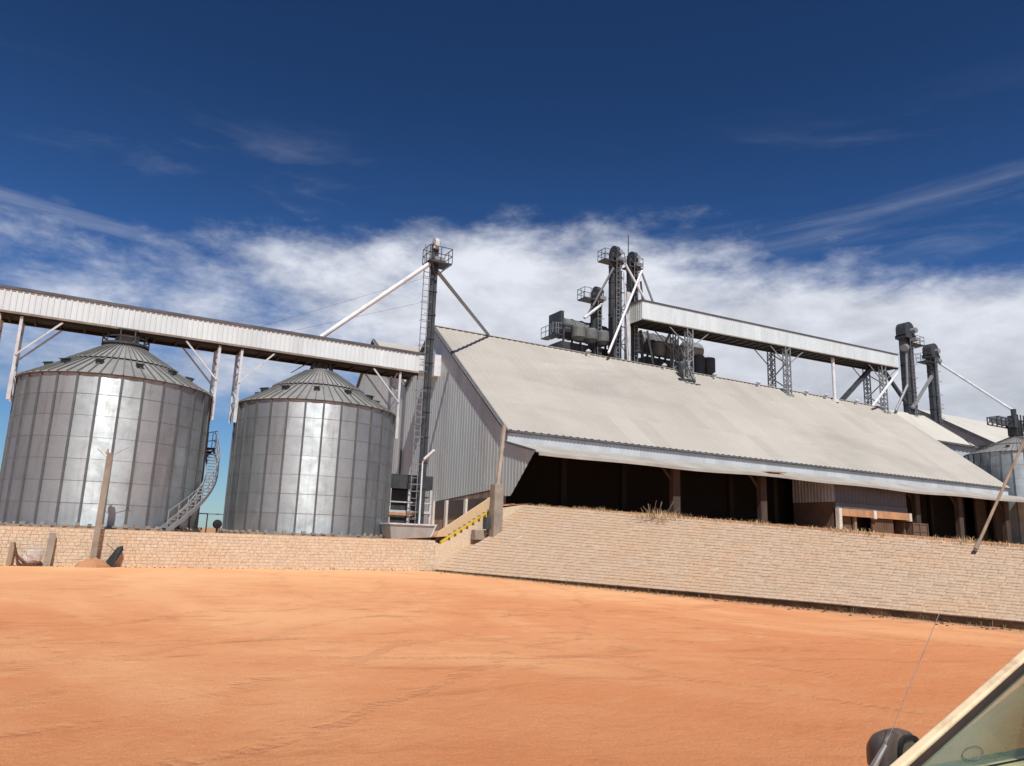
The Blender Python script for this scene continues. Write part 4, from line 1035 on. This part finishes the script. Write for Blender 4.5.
while y < 39:
    k = 26 if rnd.random() < .3 else 7
    blades(q, base_x(y) - rnd.uniform(0, .35), y, 0, rnd.randint(2, k), rnd.uniform(.05, .22), .25, rnd); y += rnd.uniform(.06, .35)
x = -20
while x < 17:
    if rnd.random() < .5: blades(q, x, 38.3 - rnd.uniform(0, .2), 0, rnd.randint(2, 9), rnd.uniform(.05, .2), .2, rnd)
    x += rnd.uniform(.3, 1.1)
tag(q.build('roadside_weeds', M['green_weed']), kind='stuff')
sh = thing('dry_shrub', 'big dry straw coloured shrub on the rim of the bank before the dark opening', 'shrub', (23.3, 27.3, 3.1))
q = MB()
for _ in range(10): blades(q, 23.3 + rnd.uniform(-.3, .3), 27.3 + rnd.uniform(-1.0, 1.0), 3.02, 30, rnd.uniform(.12, .48), .45, rnd)
q.build('foliage', M['dry_grass'], sh)
q = MB()
for _ in range(9):
    x_, y_ = 23.3 + rnd.uniform(-.2, .2), 27.3 + rnd.uniform(-.6, .6); q.tube((x_, y_, 2.95), (x_ + rnd.uniform(-.5, .5), y_ + rnd.uniform(-.9, .7), 3.0 + rnd.uniform(.3, .75)), .009, 4)
q.build('stems', M['wood'], sh)

# pebbles and clods along the foot of the bank
q = MB()
for _ in range(260):
    y = rnd.uniform(4, 38.5); x = base_x(y) - abs(rnd.gauss(0, .5)) - .05; r = rnd.uniform(.015, .05)
    q.lathe([(.0, r*.8), (r*.8, r*.5), (r, 0), (r*.7, -r*.4)], 6, (x, y, 0), 0, rnd.random())
for _ in range(900):
    y = rnd.uniform(3, 38.5); x = base_x(y) - abs(rnd.gauss(0, .35)) - .02; r = rnd.uniform(.008, .03)
    q.lathe([(.0, r*.8), (r*.8, r*.5), (r, 0), (r*.7, -r*.4)], 5, (x, y, 0), 0, rnd.random())
for _ in range(400):
    x = rnd.uniform(-14, 17.2); y = 38.42 - abs(rnd.gauss(0, .25)); r = rnd.uniform(.01, .045)
    q.lathe([(.0, r*.8), (r*.8, r*.5), (r, 0), (r*.7, -r*.4)], 5, (x, y, 0), 0, rnd.random())
tag(q.build('clods', M['soil']), kind='stuff')

# ---------------------------------------------------------------- the car at the right corner
car = thing('parked_car', 'old cream car at the right corner with rusty windscreen pillar and black mirror', 'car', (3.6, 1.05, 0))
yR, yL = 1.90, .26           # right and left body sides
Bx, Bz = 2.57, .965          # foot of the windscreen pillars
Tx, Tz = 3.27, 1.36          # top of the windscreen pillars
yBr, yBl = 1.80, .36; yTr, yTl = 1.65, .51
b = MB()
# lower body: side profile extruded across, tumblehome kept in the cabin
prof = [(1.35, .32), (1.32, .62), (1.38, .74), (2.40, .90), (2.50, .93), (4.75, .93), (5.05, .88), (5.08, .45), (5.0, .30), (4.72, .30), (4.60, .52), (4.35, .60), (4.10, .52), (3.98, .28), (2.42, .28), (2.30, .52), (2.05, .60), (1.80, .52), (1.68, .30)]
b.prism([(x, yL, z) for x, z in prof], (0, yR - yL, 0))
b.build('body', M['car_paint'], car, bevel=.02)
rf_ = MB()
rf_.add([(Tx, yTr, Tz), (Tx, yTl, Tz), (Tx + .08, yTl + .05, Tz + .045), (Tx + .08, yTr - .05, Tz + .045), (4.5, yTl + .05, Tz + .04), (4.5, yTr - .05, Tz + .04), (4.62, yTl, Tz - .03), (4.62, yTr, Tz - .03), (Tx, yTr, Tz - .04), (Tx, yTl, Tz - .04), (4.62, yTl, Tz - .07), (4.62, yTr, Tz - .07)],
        [(0, 1, 2, 3), (3, 2, 4, 5), (5, 4, 6, 7), (1, 9, 10, 6, 4, 2), (8, 0, 3, 5, 7, 11), (0, 8, 9, 1), (7, 6, 10, 11), (8, 11, 10, 9)])
rf_.build('roof', M['car_paint'], car)
for nm, ya, yb in (('right', yBr, yTr), ('left', yBl, yTl)):
    q = MB(); q.bar((Bx - .12, ya + (.012 if nm == 'right' else -.012), Bz - .068), (Tx + .16, yb - (.036 if nm == 'right' else -.036), Tz + .095), .042, .03, up=(-.45, 0, .9)); q.build('windscreen_pillar', M['car_paint'], car, bevel=.008)
    q = MB(); s = -1 if nm == 'right' else 1
    q.bar((Bx - .12, ya + s*.030, Bz - .070), (Tx + .16, yb + s*.068, Tz + .092), .019, .022, up=(-.45, 0, .9)); q.build('windscreen_rubber', M['rubber_seal'], car)
    q = MB(); q.bar((3.75, ya + (.02 if nm == 'right' else -.02), .92), (3.78, yb, Tz), .06, .05); q.bar((4.98, ya, .92), (4.6, yb, Tz - .02), .09, .06); q.build('side_pillar', M['car_paint'], car)
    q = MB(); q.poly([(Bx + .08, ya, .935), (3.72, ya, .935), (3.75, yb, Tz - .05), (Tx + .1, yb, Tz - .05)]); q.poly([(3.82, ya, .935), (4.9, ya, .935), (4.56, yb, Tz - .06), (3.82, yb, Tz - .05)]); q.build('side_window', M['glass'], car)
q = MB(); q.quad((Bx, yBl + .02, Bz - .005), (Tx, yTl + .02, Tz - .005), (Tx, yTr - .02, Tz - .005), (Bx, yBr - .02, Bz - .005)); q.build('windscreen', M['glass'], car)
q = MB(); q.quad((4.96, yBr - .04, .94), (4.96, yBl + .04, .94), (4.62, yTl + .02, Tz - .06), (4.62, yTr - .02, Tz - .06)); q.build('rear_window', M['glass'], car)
q = MB(); d0 = Vector((Tx - Bx, 0, Tz - Bz)).normalized(); nn = Vector((-d0.z, 0, d0.x)); c_ = Vector((Bx + .16, 1.60, Bz + .088)) + nn*.004
n = 20
for i in range(n):
    a, b2 = 2*math.pi*i/n, 2*math.pi*(i+1)/n
    pa = c_ + d0*(.036*math.cos(a)) + Vector((0, .030*math.sin(a), 0)); pb = c_ + d0*(.036*math.cos(b2)) + Vector((0, .030*math.sin(b2), 0)); q.tube(pa, pb, .0014, 5)
q.build('windscreen_sticker', M['trim'], car)
q = MB(); q.prism([(Bx + .06, yBl + .06, .86), (Bx + .12, yBl + .06, .93), (Bx + .45, yBl + .06, .95), (Bx + .5, yBl + .06, .72), (Bx + .45, yBl + .06, .60)], (0, yBr - yBl - .12, 0)); q.build('dashboard', M['cabin'], car, bevel=.01)
for y0 in (.48, 1.18):
    q = MB(); q.box(3.35, 3.9, y0, y0 + .5, .34, .62); q.prism([(3.85, y0, .55), (4.0, y0, .55), (4.18, y0, 1.12), (4.06, y0, 1.14)], (0, .5, 0)); q.box(4.06, 4.16, y0 + .13, y0 + .37, 1.14, 1.28); q.build('seat', M['cabin'], car, bevel=.03)
q = MB(); c0 = Vector((3.18, .72, .96)); ax = Vector((.35, 0, 1)).normalized(); u_ = Vector((0, 1, 0)); v_ = ax.cross(u_)
for i in range(24):
    a, b2 = 2*math.pi*i/24, 2*math.pi*(i+1)/24
    q.tube(c0 + u_*(.19*math.cos(a)) + v_*(.19*math.sin(a)), c0 + u_*(.19*math.cos(b2)) + v_*(.19*math.sin(b2)), .014, 6)
q.bar(c0 - u_*.19, c0 + u_*.19, .04, .02); q.tube(c0, c0 - ax*.25, .03, 8); q.build('steering_wheel', M['black'], car)
q = MB(); q.box(Bx + .1, 4.9, yBr - .03, yBr - .012, .5, .93); q.box(Bx + .1, 4.9, yBl + .012, yBl + .03, .5, .93); q.build('door_lining', M['cabin_pale'], car)
def superring(cx_, cz_, y_, rx, rz, n=28, p=.62):
    out_ = []
    for i in range(n):
        a = 2*math.pi*i/n; ca, sa = math.cos(a), math.sin(a)
        out_.append((cx_ + rx*math.copysign(abs(ca)**p, ca), y_, cz_ + rz*math.copysign(abs(sa)**p, sa)))
    return out_
def loft(mb, rings, cap=True, mi=0):
    n = len(rings[0]); vs = [q_ for r_ in rings for q_ in r_]
    fs = [(k*n + i, k*n + (i+1) % n, (k+1)*n + (i+1) % n, (k+1)*n + i) for k in range(len(rings)-1) for i in range(n)]
    if cap: fs += [tuple(range(n))[::-1], tuple(range((len(rings)-1)*n, len(rings)*n))]
    mb.add(vs, fs, mi)
mr = MB(); mx_, mz_ = 2.918, .920   # folded in, its glass towards the window
loft(mr, [superring(mx_, mz_, 1.985, .098, .098), superring(mx_, mz_, 1.993, .107, .106), superring(mx_, mz_, 2.03, .110, .109), superring(mx_ + .01, mz_, 2.075, .09, .088), superring(mx_ + .01, mz_, 2.10, .07, .06)])
mm = mr.build('door_mirror', M['mirror_shell'], car, smooth=True)
q = MB(); loft(q, [superring(mx_ + .036, mz_, 1.984, .070, .092), superring(mx_ + .036, mz_, 1.972, .068, .09), superring(mx_ + .038, mz_ - .002, 1.972, .056, .076), superring(mx_ + .038, mz_ - .002, 1.979, .055, .074)], False); q.build('mirror_rim', M['black'], mm)
q = MB(); q.add(superring(mx_ + .038, mz_ - .002, 1.9785, .058, .078), [tuple(range(28))]); q.build('mirror_glass', M['mirror_face'], mm)
q = MB(); q.bar((2.80, 1.885, .86), (2.80, 2.0, .88), .07, .06); q.build('mirror_arm', M['mirror_shell'], mm)
an_ = MB(); an_.tube((2.55, 1.925, .80), (2.62, 1.90, .95), .016, 8); an_.tube((2.62, 1.90, .95), (2.67, 1.88, 1.025), .012, 8, 0, .008); ao = an_.build('antenna', M['chrome'], car)
q = MB(); q.tube((2.67, 1.88, 1.025), (2.87, 1.765, 1.49), .0011, 6); q.build('antenna_rod', M['chrome'], ao)
for x in (2.05, 4.35):
    for y, s in ((yR, 1), (yL, -1)):
        q = MB(); q.lathe([(.16, -.09), (.27, -.085), (.29, -.05), (.29, .05), (.27, .085), (.16, .09)], 24, (x, y - s*.10, .29), axis='Y'); wo = q.build('tyre', M['black'], car)
        q = MB(); q.lathe([(.01, .07*s), (.1, .08*s), (.165, .05*s), (.165, -.05*s)], 20, (x, y - s*.10, .29), axis='Y'); q.build('rim', M['light_steel'], wo)
for y in (.42, 1.55):
    q = MB(); q.box(1.305, 1.36, y, y + .2, .56, .70); q.build('headlight', M['pale_paint'], car, bevel=.02)
q = MB(); q.box(1.24, 1.36, yL - .02, yR + .02, .34, .48); q.build('front_bumper', M['mirror_shell'], car, bevel=.02)

# ---------------------------------------------------------------- sky, sun, camera
YAW = R(60.5)
SUN_A, SUN_E = R(13), R(55)
def l2w(r, f): return Vector((r*math.sin(YAW) + f*math.cos(YAW), -r*math.cos(YAW) + f*math.sin(YAW), 0))
sd = l2w(math.sin(SUN_A), -math.cos(SUN_A))*math.cos(SUN_E) + Vector((0, 0, math.sin(SUN_E)))
sun = bpy.data.lights.new('sun', 'SUN'); sun.energy = 4.4; sun.angle = R(.53); sun.color = (1, .965, .91)
so = bpy.data.objects.new('sun', sun); COL.objects.link(so); so.location = sd*60
so.rotation_euler = sd.to_track_quat('Z', 'Y').to_euler()

wd = bpy.data.worlds.new('World'); S.world = wd; wd.use_nodes = True
nt = wd.node_tree; nt.nodes.clear()
out = nd(nt, 'ShaderNodeOutputWorld')
sky = nd(nt, 'ShaderNodeTexSky'); sky.sky_type = 'NISHITA'; sky.sun_disc = False
sky.sun_elevation = SUN_E; sky.sun_rotation = math.atan2(sd.x, sd.y); sky.altitude = 400; sky.air_density = 1.0; sky.dust_density = .3; sky.ozone_density = 2.5

bg = nd(nt, 'ShaderNodeBackground'); bg.inputs[1].default_value = .055
tc = nd(nt, 'ShaderNodeTexCoord')
sx = nd(nt, 'ShaderNodeSeparateXYZ'); ln(nt, tc, 'Generated', sx, 0)
# azimuth axis to the right of the view, for clouds that lie denser over there
dt = nd(nt, 'ShaderNodeVectorMath', operation='DOT_PRODUCT'); ln(nt, tc, 'Generated', dt, 0); dt.inputs[1].default_value = l2w(1, 0)
tnt = mixc(nt, maprange(nt, sx, 2, .05, .34, 0, 1, True), 0, (.62, .86, 1.10), (.40, .76, 1.26)); deep = mixc(nt, None, 1.0, (sky, 0), (tnt, 2), 'MULTIPLY')
dk = maprange(nt, sx, 2, .12, .60, 1.2, .60, True)
vv = nd(nt, 'ShaderNodeVectorMath', operation='SCALE'); ln(nt, deep, 2, vv, 0); ln(nt, dk, 0, vv, 'Scale')
ln(nt, vv, 0, bg, 0)
def wn(sc, scale, detail, rough, dist, off=(0, 0, 0), rot=0):
    mp = nd(nt, 'ShaderNodeMapping'); mp.inputs['Scale'].default_value = sc; mp.inputs['Location'].default_value = off; mp.inputs['Rotation'].default_value = (0, 0, rot)
    ln(nt, tc, 'Generated', mp, 0); return noise(nt, mp, scale, detail, rough, dist)
def mth(op, a, b):
    m_ = nd(nt, 'ShaderNodeMath', operation=op)
    for i, x in enumerate((a, b)):
        if isinstance(x, (int, float)): m_.inputs[i].default_value = x
        else: ln(nt, x[0], x[1], m_, i)
    return m_
n1 = wn((1, 1, 2.2), 3.0, 9, .62, .12, (6.3, 10.1, .2))
n2 = wn((1, 1, 2.2), 10.0, 8, .60, .15, (1.3, 2.1, .2))
nn_ = mth('ADD', (mth('MULTIPLY', (n1, 0), .80), 0), (mth('MULTIPLY', (n2, 0), .34), 0))
cr = nd(nt, 'ShaderNodeFloatCurve')
cv = cr.mapping.curves[0]
pts = [(0, .30), (.06, .26), (.11, .28), (.16, .50), (.22, .76), (.32, .79), (.375, .62), (.42, .36), (.48, .06), (.6, .0), (1, 0)]
cv.points[0].location = pts[0]; cv.points[1].location = pts[-1]
for q_ in pts[1:-1]: cv.points.new(*q_)
cr.mapping.update(); da = mth('ADD', (dt, 'Value'), .05); dp = mth('MAXIMUM', (da, 0), 0.0); dn = mth('MINIMUM', (da, 0), 0.0); dq = mth('ADD', (mth('MULTIPLY', (mth('MULTIPLY', (dp, 0), (dp, 0)), 0), .27), 0), (mth('MULTIPLY', (mth('MULTIPLY', (dn, 0), (dn, 0)), 0), .13), 0)); ze = mth('ADD', (sx, 2), (dq, 0)); ln(nt, ze, 0, cr, 1)
bias = mth('MULTIPLY', (mth('SUBTRACT', (cr, 0), .5), 0), .82)
side = maprange(nt, dt, 'Value', -.42, .30, -.135, .05)
tot = mth('ADD', (mth('ADD', (nn_, 0), (bias, 0)), 0), (side, 0))
mask = maprange(nt, tot, 0, .51, .82, 0, .93, True)
# thin streaks high up
n3 = wn((1, 1, 7.0), 2.4, 8, .6, .6, (4.1, .4, 0), R(10))
hz = maprange(nt, sx, 2, .36, .52, 1, 0, True)
stv = mth('MULTIPLY', (maprange(nt, n3, 0, .50, .78, 0, .24, True), 0), (hz, 0))
mk = mth('MAXIMUM', (mask, 0), (stv, 0))
shade = maprange(nt, n2, 0, .35, .65, .80, 1.10)
low = maprange(nt, sx, 2, .10, .30, .72, 1.0, True)
sh2 = mth('MULTIPLY', (shade, 0), (low, 0))
cc = nd(nt, 'ShaderNodeVectorMath', operation='SCALE'); cc.inputs[0].default_value = (.90, .93, 1.0); ln(nt, sh2, 0, cc, 'Scale')
bg2 = nd(nt, 'ShaderNodeBackground'); bg2.inputs[1].default_value = .78; ln(nt, cc, 0, bg2, 0)
mx = nd(nt, 'ShaderNodeMixShader'); mk2 = mth('MULTIPLY', (mk, 0), .95); ln(nt, mk2, 0, mx, 0); ln(nt, bg, 0, mx, 1); ln(nt, bg2, 0, mx, 2)
ln(nt, mx, 0, out, 0)

cam = bpy.data.cameras.new('camera'); cam.sensor_width = 36; cam.lens = 36*760/1024; cam.clip_end = 3000; cam.clip_start = .05
co = bpy.data.objects.new('camera', cam); COL.objects.link(co); co.location = (0, 0, 1.7)
PIT, ROLL = R(11.75), R(2.0)
F_ = l2w(0, 1)*math.cos(PIT) + Vector((0, 0, math.sin(PIT)))
R_ = l2w(1, 0); U_ = R_.cross(F_)
Rc = R_*math.cos(ROLL) + U_*math.sin(ROLL); Uc = U_*math.cos(ROLL) - R_*math.sin(ROLL)
co.matrix_world = Matrix(((Rc.x, Uc.x, -F_.x, 0), (Rc.y, Uc.y, -F_.y, 0), (Rc.z, Uc.z, -F_.z, 1.7), (0, 0, 0, 1)))
S.camera = co
S.view_settings.view_transform = 'Standard'; S.view_settings.look = 'None'; S.view_settings.gamma = 1; S.view_settings.exposure = .2
S.cycles.max_bounces = 8
